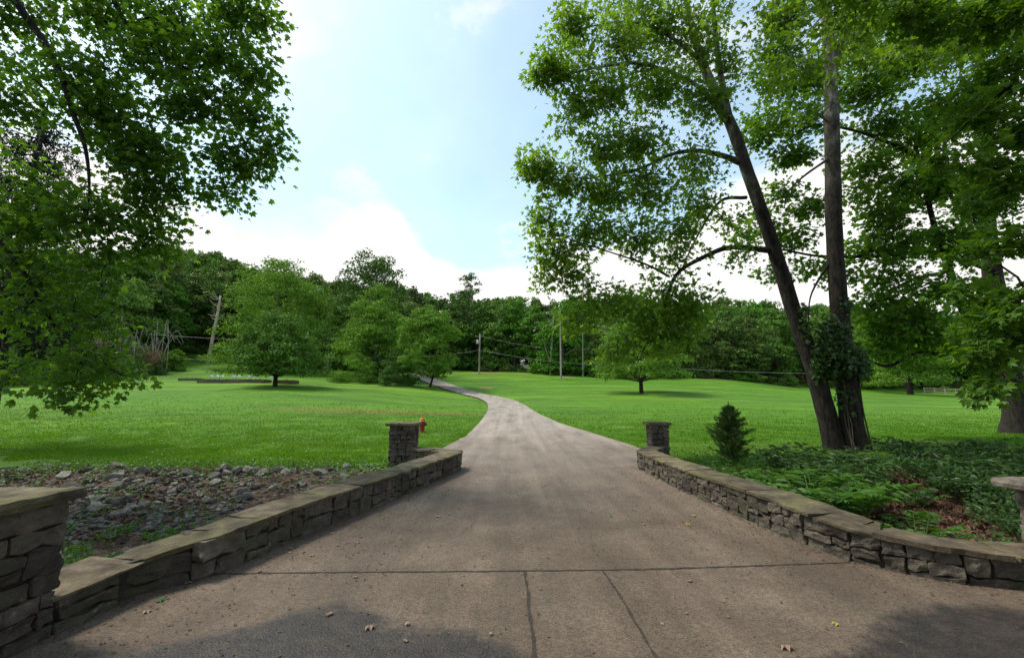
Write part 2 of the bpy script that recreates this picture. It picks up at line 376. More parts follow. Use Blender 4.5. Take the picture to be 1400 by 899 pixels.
def axis(a, b, fine0, fine1, step, g):
    out = list(np.arange(fine0, fine1, step)); s = step; v = fine1
    while v < b: out.append(v); s *= g; v += s
    s = step; v = fine0; pre = []
    while v > a: s *= g; v -= s; pre.append(v)
    return np.array(pre[::-1] + out)
gx = axis(-900, 900, -16, 14, .22, 1.07); gy = axis(-120, 1100, 2, 26, .22, 1.045)
GX, GY = np.meshgrid(gx, gy)
GZ = terr(GX, GY)
rs = np.random.RandomState(3)
bump_ = np.array([fnoise((x * .35, y * .35, 0)) * .05 + fnoise((x * 1.7, y * 1.7, 5)) * .02 for x, y in zip(GX.ravel(), GY.ravel())]).reshape(GX.shape)
onroad = (GX > np.interp(GY, DR[:, 0], DR[:, 1]) - .3) & (GX < np.interp(GY, DR[:, 0], DR[:, 2]) + .3) & (GY < 44)
GZ = GZ + np.where(onroad | (GY < 5), 0, bump_)
dmin = np.full(GX.shape, 99.0)
selm = (GY > 40) & (GY < 130) & (np.abs(GX) < 40)
for q in CLs: dmin[selm] = np.minimum(dmin[selm], np.hypot(GX[selm] - q[0], GY[selm] - q[1]))
GZ = GZ - np.where(dmin < 2.6, .12, 0)
mb = MB(); nx, ny = len(gx), len(gy)
idx = np.arange(nx * ny).reshape(ny, nx)
mb.add(np.stack([GX, GY, GZ], -1).reshape(-1, 3), np.stack([idx[:-1, :-1], idx[:-1, 1:], idx[1:, 1:], idx[1:, :-1]], -1).reshape(-1, 4))
def lawn_material():
    m, nt = new_mat('lawn'); n = N(nt)
    t = n('ShaderNodeTexCoord'); ob = t.outputs['Object']
    ms = n('ShaderNodeMapping', {'Scale': (.35, 1, 1)}); nt.links.new(ob, ms.inputs[0])
    f = n.noise(ob, 1.1, 10, .7)
    c = n.ramp(f, [(.30, (.040, .108, .006)), (.5, (.070, .172, .009)), (.72, (.112, .232, .014))])
    fine = n.noise(ob, 14, 5, .7)
    c = n.mix(n('ShaderNodeMapRange', {'Value': fine, 'From Min': .42, 'From Max': .65, 'To Max': .45}).outputs[0], c, (.055, .145, .008))
    big = n('ShaderNodeMapRange', {'Value': n.noise(ms.outputs[0], .11, 4), 'From Min': .46, 'From Max': .62, 'To Max': .6}).outputs[0]
    c = n.mix(big, c, (.140, .248, .018))
    big2 = n('ShaderNodeMapRange', {'Value': n.noise(ms.outputs[0], .23, 6, .65), 'From Min': .47, 'From Max': .60, 'To Max': .75}).outputs[0]
    c = n.mix(big2, c, (.044, .108, .010))
    # worn brown streak across the left lawn
    sx = n('ShaderNodeSeparateXYZ', {0: ob})
    def band(x0, wx, y0, wy, sl=0):
        dx = n.math('DIVIDE', n.math('SUBTRACT', sx.outputs[0], x0), wx)
        dy = n.math('DIVIDE', n.math('SUBTRACT', n.math('SUBTRACT', sx.outputs[1], y0), n.math('MULTIPLY', sx.outputs[0], sl)), wy)
        r = n.math('ADD', n.math('MULTIPLY', dx, dx), n.math('MULTIPLY', dy, dy))
        return n.math('MULTIPLY', n.math('SUBTRACT', n.math('ADD', 1.0, n.math('MULTIPLY', n.math('SUBTRACT', n.noise(ob, .9, 6, .7), .5), 2.2)), r), 1.3, clamp=True)
    c = n.mix(n.math('MULTIPLY', band(-9, 9.5, 30, 2.2, -.10), .85), c, (.150, .135, .032))
    for bx, wx, by, wy in ((2.5, 1.6, 99, 2.4), (11.6, 1.9, 93, 2.2), (-4.2, 1.6, 73.5, 1.6), (19.5, 1.0, 66, 1.2), (25, 9, 97, 4), (-6, 5, 104, 4), (43, 6, 95, 3.5)):
        c = n.mix(n.math('MULTIPLY', band(bx, wx, by, wy), .75), c, (.20, .145, .07))
    c = n.mix(n.math('MULTIPLY', band(13, 11, 12.5, 5.2), .62), c, (.060, .085, .016))  # thin dull grass, with the shade of the right trees painted in
    # bare soil and leaf mould of the ditch and the bank
    def soil(v): return v
    e1 = n('ShaderNodeMapRange', {'Value': n.math('ADD', sx.outputs[1], n.math('MULTIPLY', n.math('SUBTRACT', n.noise(ob, 1.4, 6, .7), .5), 2.2)), 'From Min': 10.9, 'From Max': 10.3}).outputs[0]
    dwn = n('ShaderNodeMapRange', {'Value': n.math('ADD', sx.outputs[1], n.math('MULTIPLY', n.math('SUBTRACT', n.noise(ob, .9, 6, .75), .5), 4.5)), 'From Min': 9.9, 'From Max': 8.6}).outputs[0]
    right = n.math('GREATER_THAN', sx.outputs[0], 0)
    e = n.mix(right, e1, dwn)
    dirt = n.ramp(n.noise(ob, 5, 10, .75), [(.3, (.030, .020, .014)), (.5, (.085, .055, .040)), (.7, (.17, .105, .078))])
    c = n.mix(n.math('MULTIPLY', e, n.math('GREATER_THAN', sx.outputs[1], -50)), c, dirt)
    # forest floor beyond the lawns
    gg = n.noise(ob, 2.3, 6, .7)
    fl = n('ShaderNodeMapRange', {'Value': n.math('ADD', sx.outputs[1], n.math('MULTIPLY', n.noise(ob, .12, 3), 12)), 'From Min': 122, 'From Max': 130}).outputs[0]
    c = n.mix(fl, c, (.05, .045, .022))
    hgt = n.math('ADD', n.math('ADD', n.math('MULTIPLY', fine, .5), n.math('MULTIPLY', f, .6)), n.math('MULTIPLY', n.noise(ob, 45, 3, .7), .35))
    bp = n('ShaderNodeBump', {'Strength': .9, 'Distance': .09, 'Height': hgt})
    b = n('ShaderNodeBsdfPrincipled', {'Base Color': c, 'Roughness': .85, 'Specular IOR Level': .15, 'Normal': bp.outputs[0]})
    n('ShaderNodeOutputMaterial', {0: b.outputs[0]}); return m
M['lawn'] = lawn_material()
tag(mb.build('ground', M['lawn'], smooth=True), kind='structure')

# ------------------------------------------------------------------ drive
def drive_material():
    m, nt = new_mat('drive_concrete'); n = N(nt)
    t = n('ShaderNodeTexCoord'); ob = t.outputs['Object']; sx = n('ShaderNodeSeparateXYZ', {0: ob}); X, Y = sx.outputs[0], sx.outputs[1]
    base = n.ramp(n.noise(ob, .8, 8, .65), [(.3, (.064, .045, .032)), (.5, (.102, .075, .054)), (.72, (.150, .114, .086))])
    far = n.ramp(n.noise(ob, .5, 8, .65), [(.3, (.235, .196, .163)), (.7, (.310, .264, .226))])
    ff = n('ShaderNodeMapRange', {'Value': n.math('ADD', Y, n.math('MULTIPLY', n.noise(ob, .35, 5), 5)), 'From Min': 8.5, 'From Max': 24}).outputs[0]  # browner near concrete, with foreground shade darkened into its colour
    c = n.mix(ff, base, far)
    # exposed aggregate
    vo = n('ShaderNodeTexVoronoi', {'Scale': 62, 'Vector': ob}); vc = n('ShaderNodeSeparateXYZ', {0: vo.outputs['Color']})
    ag = n.math('ADD', .68, n.math('MULTIPLY', vc.outputs[0], .64))
    cs = n('ShaderNodeVectorMath', {0: c, 'Scale': ag}, operation='SCALE').outputs[0]
    c = cs
    sp_ = n('ShaderNodeMapRange', {'Value': n.noise(ob, 130, 2, .6), 'From Min': .63, 'From Max': .68, 'To Max': .55}).outputs[0]
    c = n.mix(sp_, c, (.40, .35, .31))
    ws = n('ShaderNodeMapping', {'Scale': (2.4, .09, 1)}); nt.links.new(ob, ws.inputs[0])
    wt_ = n('ShaderNodeMapRange', {'Value': n.noise(ws.outputs[0], 1.0, 5, .6), 'From Min': .35, 'From Max': .65, 'To Min': .80, 'To Max': 1.14}).outputs[0]
    c = n('ShaderNodeVectorMath', {0: c, 'Scale': wt_}, operation='SCALE').outputs[0]
    # stains and wheel wear
    ms = n('ShaderNodeMapping', {'Scale': (1.1, .30, 1)}); nt.links.new(ob, ms.inputs[0])
    st = n('ShaderNodeMapRange', {'Value': n.noise(ms.outputs[0], 1.3, 8, .65), 'From Min': .48, 'From Max': .70, 'To Max': .55}).outputs[0]
    c = n.mix(st, c, (.070, .048, .035))
    dk = n('ShaderNodeMapRange', {'Value': n.noise(ob, 3.2, 8, .75), 'From Min': .60, 'From Max': .76, 'To Max': .5}).outputs[0]
    c = n.mix(dk, c, (.055, .042, .034))
    # wet, tarry patches where the street meets the drive
    nzz = n.math('MULTIPLY', n.math('SUBTRACT', n.noise(ob, 1.6, 9, .68), .5), .95)
    def edge(pts):
        fc = n('ShaderNodeFloatCurve', {'Value': n.math('DIVIDE', n.math('ADD', X, 6), 12)})
        cv = fc.mapping.curves[0]
        cv.points[0].location = (0, pts[0][1] / 8); cv.points[1].location = (1, pts[-1][1] / 8)
        for x, y in pts[1:-1]: cv.points.new((x + 6) / 12, y / 8)
        fc.mapping.update(); return n.math('MULTIPLY', fc.outputs[0], 8)
    yl = edge([(-6, 2.8), (-2.9, 3.0), (-2.1, 3.30), (-1.5, 3.72), (-1.15, 3.75), (-.8, 3.42), (-.2, 3.38), (.1, 3.05), (.5, 2.7), (1.1, 2.7), (1.7, 2.9), (2.4, 3.25), (3.2, 3.72), (4, 3.75), (6, 3.8)])
    w = n('ShaderNodeMapRange', {'Value': n.math('SUBTRACT', n.math('ADD', yl, n.math('ADD', n.math('MULTIPLY', nzz, 1.0), n.math('MULTIPLY', n.math('SUBTRACT', n.noise(ob, 17, 4, .8), .5), .32))), Y), 'From Min': -.06, 'From Max': .13}).outputs[0]
    tar = n.ramp(n.noise(ob, 48, 5, .75), [(.40, (.009, .0075, .0075)), (.58, (.024, .020, .019)), (.76, (.10, .088, .080))])
    wk = n('ShaderNodeMapRange', {'Value': n.noise(ob, 7, 6, .75), 'From Min': .40, 'From Max': .62, 'To Min': .97, 'To Max': .74}).outputs[0]
    c = n.mix(n.math('MULTIPLY', w, wk), c, tar)
    # dark moss line at the foot of the walls
    rgh = n.math('SUBTRACT', .85, n.math('MULTIPLY', w, .25))
    hg = n.math('ADD', n.math('MULTIPLY', vo.outputs['Distance'], 1.2), n.math('MULTIPLY', n.noise(ob, 30, 5, .7), .6))
    bp = n('ShaderNodeBump', {'Strength': .55, 'Distance': .008, 'Height': hg})
    b = n('ShaderNodeBsdfPrincipled', {'Base Color': c, 'Roughness': rgh, 'Specular IOR Level': .3, 'Normal': bp.outputs[0]})
    n('ShaderNodeOutputMaterial', {0: b.outputs[0]}); return m
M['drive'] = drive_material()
mb = MB()
rows = [(-4, -14, 14), (1.5, -14, 14), (2.8, -9, 9), (3.0, -3.6, 5.7), (3.3, -3.5, 5.5), (3.6, -3.42, 5.0), (3.8, -3.3, 4.7)]
for y in (3.95, 4.15, 4.4, 4.7, 5.2, 5.8, 6.7, 7.5, 8.5, 9.5, 10.4):
    rows.append((y, float(np.interp(y, LW[:, 1], LW[:, 0])) - .12, float(np.interp(-y, -RW[:, 1], RW[:, 0])) + .12))
rows += [tuple(r) for r in DR]
V = []; K = 9
for (y, l, r) in rows:
    for k in range(K):
        x = l + (r - l) * k / (K - 1)
        if y < 10.7: z = 0
        else: z = tz((l + r) / 2, y) + .06 + .015
        if y > 10.7 and k in (0, K - 1): x += (fnoise((y * 1.3, k, 0)) * .06)
        V.append((x, y, z))
last = rows[-1]
cl = CLs[1:]; Tn = np.gradient(CLs, axis=0)[1:]; Tn /= np.linalg.norm(Tn, axis=1)[:, None]
for (x, y), (tx, ty) in zip(cl, Tn):
    wdt = 1.8
    for k in range(K):
        s = (k / (K - 1) * 2 - 1) * wdt; X = x + ty * s; Yq = y - tx * s
        V.append((X, Yq, tz(x, y) * .5 + tz(X, Yq) * .5 + .02))
nr = len(V) // K
mb.add(V, [(i * K + k, i * K + k + 1, (i + 1) * K + k + 1, (i + 1) * K + k) for i in range(nr - 1) for k in range(K - 1)])
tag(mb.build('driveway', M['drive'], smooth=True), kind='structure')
# joints cut in the concrete: thin dark strips 4 mm above
M['joint'] = rough_mat('joint', [(.3, (.018, .014, .012)), (.7, (.055, .042, .033))], 30, 6, bump=.5)
mb = MB()
def joint(pts, w):
    P = spline([(x, y) for x, y in pts], 40); T = np.gradient(P, axis=0); T /= np.linalg.norm(T, axis=1)[:, None]
    A = []
    for i, (p, t) in enumerate(zip(P, T)):
        ww = w * (1 + 1.1 * fnoise((p[0] * 9, p[1] * 9, 3)) + .6 * fnoise((p[0] * 31, p[1] * 31, 3))); j = .009 * fnoise((p[0] * 5, p[1] * 5, 9))
        A.append((p[0] - t[1] * (ww + j), p[1] + t[0] * (ww + j), .004)); A.append((p[0] + t[1] * (ww - j), p[1] - t[0] * (ww - j), .004))
    mb.add(A, [(2 * i, 2 * i + 1, 2 * i + 3, 2 * i + 2) for i in range(len(P) - 1)])
joint([(-2.8, 4.37), (-1.5, 4.41), (0, 4.44), (1.5, 4.50), (3.36, 4.66)], .012)
joint([(.12, 4.42), (.135, 3.7), (.15, 2.2)], .011); joint([(.86, 4.45), (.89, 3.7), (.92, 2.2)], .009)
tag(mb.build('driveway_joints', M['joint']), kind='structure')

# ------------------------------------------------------------------ stone work
def stone_template(k=4):
    pts = {}; F = []
    def vid(p):
        key = tuple(np.round(p, 5))
        if key not in pts: pts[key] = len(pts)
        return pts[key]
    lin = np.linspace(-1, 1, k + 1)
    for ax in range(3):
        for sgn in (-1, 1):
            for i in range(k):
                for j in range(k):
                    q = []
                    for (a, b) in ((i, j), (i + 1, j), (i + 1, j + 1), (i, j + 1)):
                        p = [0, 0, 0]; p[ax] = sgn; p[(ax + 1) % 3] = lin[a]; p[(ax + 2) % 3] = lin[b]; q.append(vid(p))
                    F.append(q if sgn > 0 else q[::-1])
    return np.array(list(pts.keys())), np.array(F)
ST_V, ST_F = stone_template(7); STC_V, STC_F = stone_template(2)
def stone(mb, c, T, Nn, U, dims, seed, rough=.016, k=14, mat=0, pin=.55):
    p = ST_V.copy(); e = (np.abs(p) ** k).sum(1) ** (1 / k); q = p / e[:, None]
    q = p * (1 - pin) + q * pin
    rr = random.Random(seed); sh = (rr.uniform(-.12, .12), rr.uniform(-.12, .12))
    q = q * np.array(dims) / 2
    q[:, 2] += q[:, 0] * sh[0] * dims[2] / dims[0]; q[:, 0] += q[:, 2] * sh[1]
    W_ = q[:, 0:1] * T + q[:, 1:2] * Nn + q[:, 2:3] * U + c
    o = np.array([(fnoise((w[0] * 9 + seed, w[1] * 9, w[2] * 9)), fnoise((w[0] * 9, w[1] * 9 + seed, w[2] * 9 + 7)), fnoise((w[0] * 9, w[1] * 9 - 5, w[2] * 9 + seed))) for w in W_])
    o2 = np.array([fnoise((w[0] * 26 + seed, w[1] * 26, w[2] * 26)) for w in W_])
    W_ = W_ + o * rough * 1.7 + (q / (np.linalg.norm(q, axis=1)[:, None] + 1e-6)) @ np.array([T, Nn, U]) * o2[:, None] * rough * 1.0
    mb.add(W_, ST_F, mat)
UP = np.array((0, 0, 1.0))
def path_sampler(path):
    P = np.array(path, float); d = np.r_[0, np.cumsum(np.linalg.norm(np.diff(P[:, :2], axis=0), axis=1))]
    def f(s):
        q = np.array([np.interp(s, d, P[:, i]) for i in range(P.shape[1])])
        i = min(max(np.searchsorted(d, s) - 1, 0), len(P) - 2); t = P[i + 1, :2] - P[i, :2]; t = t / np.linalg.norm(t)
        return q, np.array((t[0], t[1], 0))
    return f, d[-1]
def make_wall(root, path, side, thick=.42, seed=1, zb=-.06, zb_back=-.5, courses=None, capw=.50, end_face=True):
    """path rows: x, y, top height of the stone work; side +1: the body lies to the left of the travel direction"""
    rr = random.Random(seed); f, L = path_sampler(path)
    sw = MB(); core = MB(); capm = MB()
    # core
    ss = np.linspace(0, L, int(L / .12) + 2); CV = []
    for s in ss:
        q, t = f(s); nn = np.array((-t[1], t[0], 0)) * side; b = np.array((q[0], q[1], 0))
        for off, z in ((.035, zb), (.035, q[2] - .03), (thick - .035, q[2] - .03), (thick - .035, zb_back)): CV.append(b + nn * off + UP * z)
    fa = [(4 * i + a, 4 * (i + 1) + a, 4 * (i + 1) + a + 1, 4 * i + a + 1) for i in range(len(ss) - 1) for a in range(3)]
    fa += [(0, 1, 2, 3), tuple(4 * (len(ss) - 1) + k for k in range(4))]
    core.add(CV, fa)
    def face(offset, out, zbot, s0, s1):
        s = s0
        while s < s1 - .02:
            wl_ = rr.uniform(.16, .62); wl_ = min(wl_, s1 - s) if s1 - s - wl_ > .12 else s1 - s
            q, t = f(s + wl_ / 2); nn = np.array((-t[1], t[0], 0)) * side
            h = q[2] - zbot; z = zbot
            nc = 1 if (h < .34 and rr.random() < .12) else (2 if h < .42 and rr.random() < .7 else 3)
            cuts = sorted([0, 1] + [(k + 1) / nc + rr.uniform(-.12, .12) for k in range(nc - 1)])
            for a, b in zip(cuts[:-1], cuts[1:]):
                hh = (b - a) * h
                parts = [(s, wl_)]
                if wl_ > .34 and rr.random() < .55: k = rr.uniform(.35, .65); parts = [(s, wl_ * k), (s + wl_ * k, wl_ * (1 - k))]
                for (sa, wa) in parts:
                    qq, tt = f(sa + wa / 2); n2_ = np.array((-tt[1], tt[0], 0)) * side
                    c = np.array((qq[0], qq[1], 0)) + n2_ * (offset + rr.uniform(-.012, .012)) + UP * (zbot + (a + b) / 2 * h)
                    stone(sw, c, tt, n2_, UP, (wa - .016, .13, hh - .014), rr.randint(0, 9999))
            s += wl_
    face(.05, -1, zb, 0, L); face(thick - .05, 1, zb_back, 0, L)
    for s_e in ((L,) if end_face == 'far' else (0, L) if end_face else ()):
        q, t = f(s_e); nn = np.array((-t[1], t[0], 0)) * side
        h = q[2] - zb
        for r_ in range(3):
            for w_ in range(2):
                c = np.array((q[0], q[1], 0)) + nn * (thick * (.28 + .44 * w_)) + t * (-.03 if s_e == 0 else .03) + UP * (zb + h * (r_ + .5) / 3)
                stone(sw, c, nn, t, UP, (thick * .46, .12, h / 3 - .012), rr.randint(0, 9999))
    # coping flagstones
    s = -.05
    while s < L + .04:
        wl_ = rr.uniform(.55, 1.25); s2 = min(s + wl_, L + .05)
        if L - s2 < .3: s2 = L + .05
        n_ = max(3, int((s2 - s) / .10)); V = []; th = rr.uniform(.035, .055); dz = rr.uniform(-.006, .008); tilt = rr.uniform(-.012, .012)
        J = 7; sk = rr.uniform(-.10, .10)
        for lay in (0, 1):
            for i in range(n_ + 1):
                for j in range(J):
                    v = j / (J - 1); si = s + .006 + (s2 - s - .012) * i / n_ + sk * (v - .5) * (0 if (s <= -.04 and i == 0) or s2 >= L else 1)
                    q, t = f(min(max(si, 0), L)); ex = si - min(max(si, 0), L); nn = np.array((-t[1], t[0], 0)) * side
                    off = -.035 + (thick + .07) * v
                    edge = (j == 0 or j == J - 1)
                    off += (fnoise((si * 4.5, v * 9, seed)) * .035 + fnoise((si * 13, v * 9, seed)) * .018) * (1 if edge else .2)
                    w = np.array((q[0], q[1], 0)) + t * ex + nn * off
                    z = q[2] - .012 + (th + dz + tilt * (v - .5) * 2 + fnoise((w[0] * 5, w[1] * 5, 1)) * .010 - (.008 if edge or i in (0, n_) else 0) if lay else 0)
                    V.append(w + UP * z)
        o = (n_ + 1) * J; F = []
        for i in range(n_):
            for j in range(J - 1):
                a = i * J + j; F.append((o + a, o + a + J, o + a + J + 1, o + a + 1)); F.append((a, a + 1, a + J + 1, a + J))
        for i in range(n_):
            for j, fl in ((0, 0), (J - 1, 1)):
                a = i * J + j; F.append((a, a + J, o + a + J, o + a) if not fl else (a, o + a, o + a + J, a + J))
        for j in range(J - 1):
            a = j; F.append((a, o + a, o + a + 1, a + 1)); a = n_ * J + j; F.append((a, a + 1, o + a + 1, o + a))
        capm.add(V, F); s = s2 + .004
    return sw, core, capm
def finish_wall(root, parts):
    S, C_, K_ = MB(), MB(), MB()
    for sw, core, cp in parts:
        for src, dst in ((sw, S), (core, C_), (cp, K_)):
            base = dst.n
            for v in src.v: dst.v.append(v)
            for fq, m_ in zip(src.f, src.m): dst.f.append(fq + base); dst.m.append(m_)
            dst.n += src.n
    S.build('stonework', M['stone'], root, smooth=False); C_.build('mortar_core', M['mortar'], root); K_.build('coping', M['flagstone'], root)

lw_root = thing('stone_wall', 'low curved stone wall with flagstone top left of the drive, in front of the rocky ditch', 'wall')
Lp = [(-3.16, 3.30, .24), (-3.1, 3.94, .26), (-2.74, 4.41, .32), (-2.52, 5.36, .35), (-2.13, 6.73, .36), (-1.77, 7.95, .36), (-1.17, 10.41, .38)]
finish_wall(lw_root, [make_wall(lw_root, Lp, 1, seed=5, end_face='far'), make_wall(lw_root, [(-1.22, 10.72, .375), (-2.42, 11.42, .375)], 1, thick=.36, seed=8, zb=-.15, end_face=False)])
rw_root = thing('stone_wall', 'low curved stone wall with flagstone top right of the drive, beside the ferns', 'wall')
Rp = [(5.2, 3.85, .24), (4.31, 4.02, .24), (3.89, 4.19, .26), (3.62, 4.41, .28), (3.4, 4.67, .30), (3.26, 5.18, .34), (3.2, 5.73, .37), (3.1, 7.05, .36), (3.0, 8.53, .36), (2.95, 10.62, .37)]
finish_wall(rw_root, [make_wall(rw_root, Rp, -1, seed=15, zb_back=-.35), make_wall(rw_root, [(2.98, 10.75, .37), (3.55, 11.75, .37)], -1, thick=.36, seed=18, zb=-.1, end_face=False)])

def pillar(label, cx, cy, w, z0, ztop, seed, over=.06, capt=.075, mat='stone', capmat='flagstone', rz=0.0):
    rr = random.Random(seed); root = thing('stone_pillar', label, 'pillar', (cx, cy, z0), 'stone entrance pillars', rz)
    S, C_ = MB(), MB(); h = ztop - capt - z0; z = 0
    box(C_, (-w / 2 + .04, -w / 2 + .04, 0), (w / 2 - .04, w / 2 - .04, h - .005))
    ci = 0
    while z < h - .03:
        ch = rr.uniform(.11, .22) if w > .6 else rr.uniform(.08, .16); ch = h - z if h - z - ch < .07 else ch
        for (T, Nn) in (((1, 0, 0), (0, -1, 0)), ((0, 1, 0), (1, 0, 0)), ((-1, 0, 0), (0, 1, 0)), ((0, -1, 0), (-1, 0, 0))):
            T = np.array(T, float); Nn = np.array(Nn, float)
            xs = -w / 2 + (0.0 if ci % 2 else .05)
            while xs < w / 2 - .02:
                ww = rr.uniform(.16, .34) if w > .6 else rr.uniform(.12, .26); ww = w / 2 - xs if w / 2 - xs - ww < .1 else ww
                sub = [(z, ch)]
                if ch > .15 and rr.random() < .35: sub = [(z, ch / 2), (z + ch / 2, ch / 2)]
                for (za, ha) in sub:
                    c = T * (xs + ww / 2) + Nn * (w / 2 - .055 + rr.uniform(-.012, .012)) + UP * (za + ha / 2)
                    stone(S, c, T, Nn, UP, (ww - .014, .12, ha - .012), rr.randint(0, 9999), rough=.014)
                xs += ww
        z += ch; ci += 1
    C_.build('mortar_core', M['mortar'], root)
    S.build('stonework', M[mat], root, smooth=False)
    cp = MB(); J = 12; H_ = w / 2 + over; V = []
    for lay in (0, 1, 2):
        for i in range(J + 1):
            for j in range(J + 1):
                u, v = i / J * 2 - 1, j / J * 2 - 1
                e = max(abs(u), abs(v)); k = H_ * (1 + (.035 * fnoise((u * 2.5 + seed, v * 2.5, 2)) + .02 * fnoise((u * 8 + seed, v * 8, lay))) * (e > .95))
                k *= (1, 1.015, .985)[lay] if e > .95 else 1
                zz = (0, capt * .5, capt + .010 * fnoise((u * 3, v * 3, seed)) - (.006 if e > .95 else 0))[lay]
                V.append((u * k, v * k, h + zz))
    q = (J + 1) ** 2; F = []
    for i in range(J):
        for j in range(J):
            a = i * (J + 1) + j; F.append((a, a + 1, a + J + 2, a + J + 1)); F.append((2 * q + a, 2 * q + a + J + 1, 2 * q + a + J + 2, 2 * q + a + 1))
    rim = [(i, 0) for i in range(J)] + [(J, j) for j in range(J)] + [(i, J) for i in range(J, 0, -1)] + [(0, j) for j in range(J, 0, -1)]
    rim = [i * (J + 1) + j for i, j in rim]
    for lay in (0, 1):
        for a, b in zip(rim, rim[1:] + rim[:1]): F.append((lay * q + a, lay * q + b, (lay + 1) * q + b, (lay + 1) * q + a))
    cp.add(V, F); cp.build('cap_stone', M[capmat], root)
    return root
pillar('big stone pillar with a thick flat cap cut off by the left edge of the photo', -3.49, 2.97, .66, -.05, .97, 21, over=.055)
pillar('stone pillar with pale chipped side at the far right edge beside the ground cover', 4.80, 3.79, .62, -.1, .90, 31, over=.10, mat='pale_stone', capmat='pale_stone')
pillar('small stone pillar with a flat cap beside the red hydrant', -2.72, 11.35, .60, -.15, 1.02, 41, over=.07)
pillar('small stone pillar with a flat cap at the far end of the right wall', 3.86, 11.95, .46, -.05, 1.0, 51, over=.06)

# ------------------------------------------------------------------ fire hydrant
def lathe(mb, prof, sides=20, axis_=(0, 0, 1), origin=(0, 0, 0), mat=0):
    a = Vector(axis_).normalized(); q = Vector((0, 0, 1)).rotation_difference(a); V = []
    for r_, z_ in prof:
        for k in range(sides):
            th = k * 2 * math.pi / sides; v = q @ Vector((r_ * math.cos(th), r_ * math.sin(th), z_)); V.append(tuple(v + Vector(origin)))
    n_ = len(prof); F = [(i * sides + k, i * sides + (k + 1) % sides, (i + 1) * sides + (k + 1) % sides, (i + 1) * sides + k) for i in range(n_ - 1) for k in range(sides)]
    F += [tuple(range(sides))[::-1], tuple(range((n_ - 1) * sides, n_ * sides))]
    mb.add(V, F, mat)
hx, hy, _ = ground_at(577, 19.5); hz = tz(hx, hy)
hy_root = thing('fire_hydrant', 'red fire hydrant with orange top on the lawn behind the far left pillar', 'fire hydrant', (hx, hy, hz))
m_ = MB(); lathe(m_, [(.16, 0), (.16, .035), (.11, .05), (.105, .40), (.125, .42), (.125, .455), (.105, .47)]); m_.build('barrel', M['hydrant_red'], hy_root, smooth=False)
m_ = MB(); lathe(m_, [(.14, .47), (.14, .50), (.115, .515), (.105, .57), (.07, .625), (.03, .645), (.03, .69), (.022, .70)]); m_.build('bonnet', M['hydrant_orange'], hy_root)
for ax_, r0 in (((1, 0, 0), .05), ((-1, 0, 0), .05), ((0, -1, 0), .07)):
    m_ = MB(); lathe(m_, [(r0, .08), (r0, .14), (r0 + .02, .15), (r0 + .02, .185), (r0 * .4, .19), (r0 * .4, .215)], 14, ax_, (0, 0, .36)); m_.build('outlet_cap', M['hydrant_red'], hy_root)

# ------------------------------------------------------------------ vegetation builders
RS = np.random.RandomState(11)
LEAF3 = (np.array([(0, 0, 0), (.26, .34, .03), (.0, 1, -.06), (-.26, .34, .03), (.62, .62, -.05), (.42, .08, -.02), (-.62, .62, -.05), (-.42, .08, -.02)], float),
         np.array([(0, 1, 2, 3), (0, 5, 4, 1), (0, 3, 6, 7)]))
LEAF5 = (np.array([(0, 0, 0), (.27, .50, .05), (0, .92, -.16), (-.27, .50, .05), (.60, .66, -.14), (.44, .22, .03), (-.60, .66, -.14), (-.44, .22, .03), (.60, .06, -.10), (.22, -.12, 0), (-.60, .06, -.10), (-.22, -.12, 0)], float),
         np.array([(0, 1, 2, 3), (0, 5, 4, 1), (0, 3, 6, 7), (0, 9, 8, 5), (0, 7, 10, 11)]))
LEAF1 = (np.array([(0, 0, 0), (.34, .45, .10), (0, 1, 0), (-.34, .45, .10)], float), np.array([(0, 1, 2, 3)]))
LANCE = (np.array([(0, 0, 0), (.16, .45, .05), (0, 1, -.10), (-.16, .45, .05)], float), np.array([(0, 1, 2, 3)]))
def put_leaves(mb, pos, tip, nrm, size, tmpl, mat=0):
    tv, tf = tmpl
    tip = tip / (np.linalg.norm(tip, axis=1)[:, None] + 1e-9); xa = np.cross(tip, nrm); xa /= np.linalg.norm(xa, axis=1)[:, None] + 1e-9; za = np.cross(xa, tip)
    V = pos[:, None] + size[:, None, None] * (tv[None, :, 0:1] * xa[:, None] + tv[None, :, 1:2] * tip[:, None] + tv[None, :, 2:3] * za[:, None])
    n_ = len(pos); F = (tf[None] + (np.arange(n_) * len(tv))[:, None, None]).reshape(-1, tf.shape[1])
    mb.add(V.reshape(-1, 3), F, mat)
def rdir(n_): v = RS.normal(size=(n_, 3)); return v / np.linalg.norm(v, axis=1)[:, None]

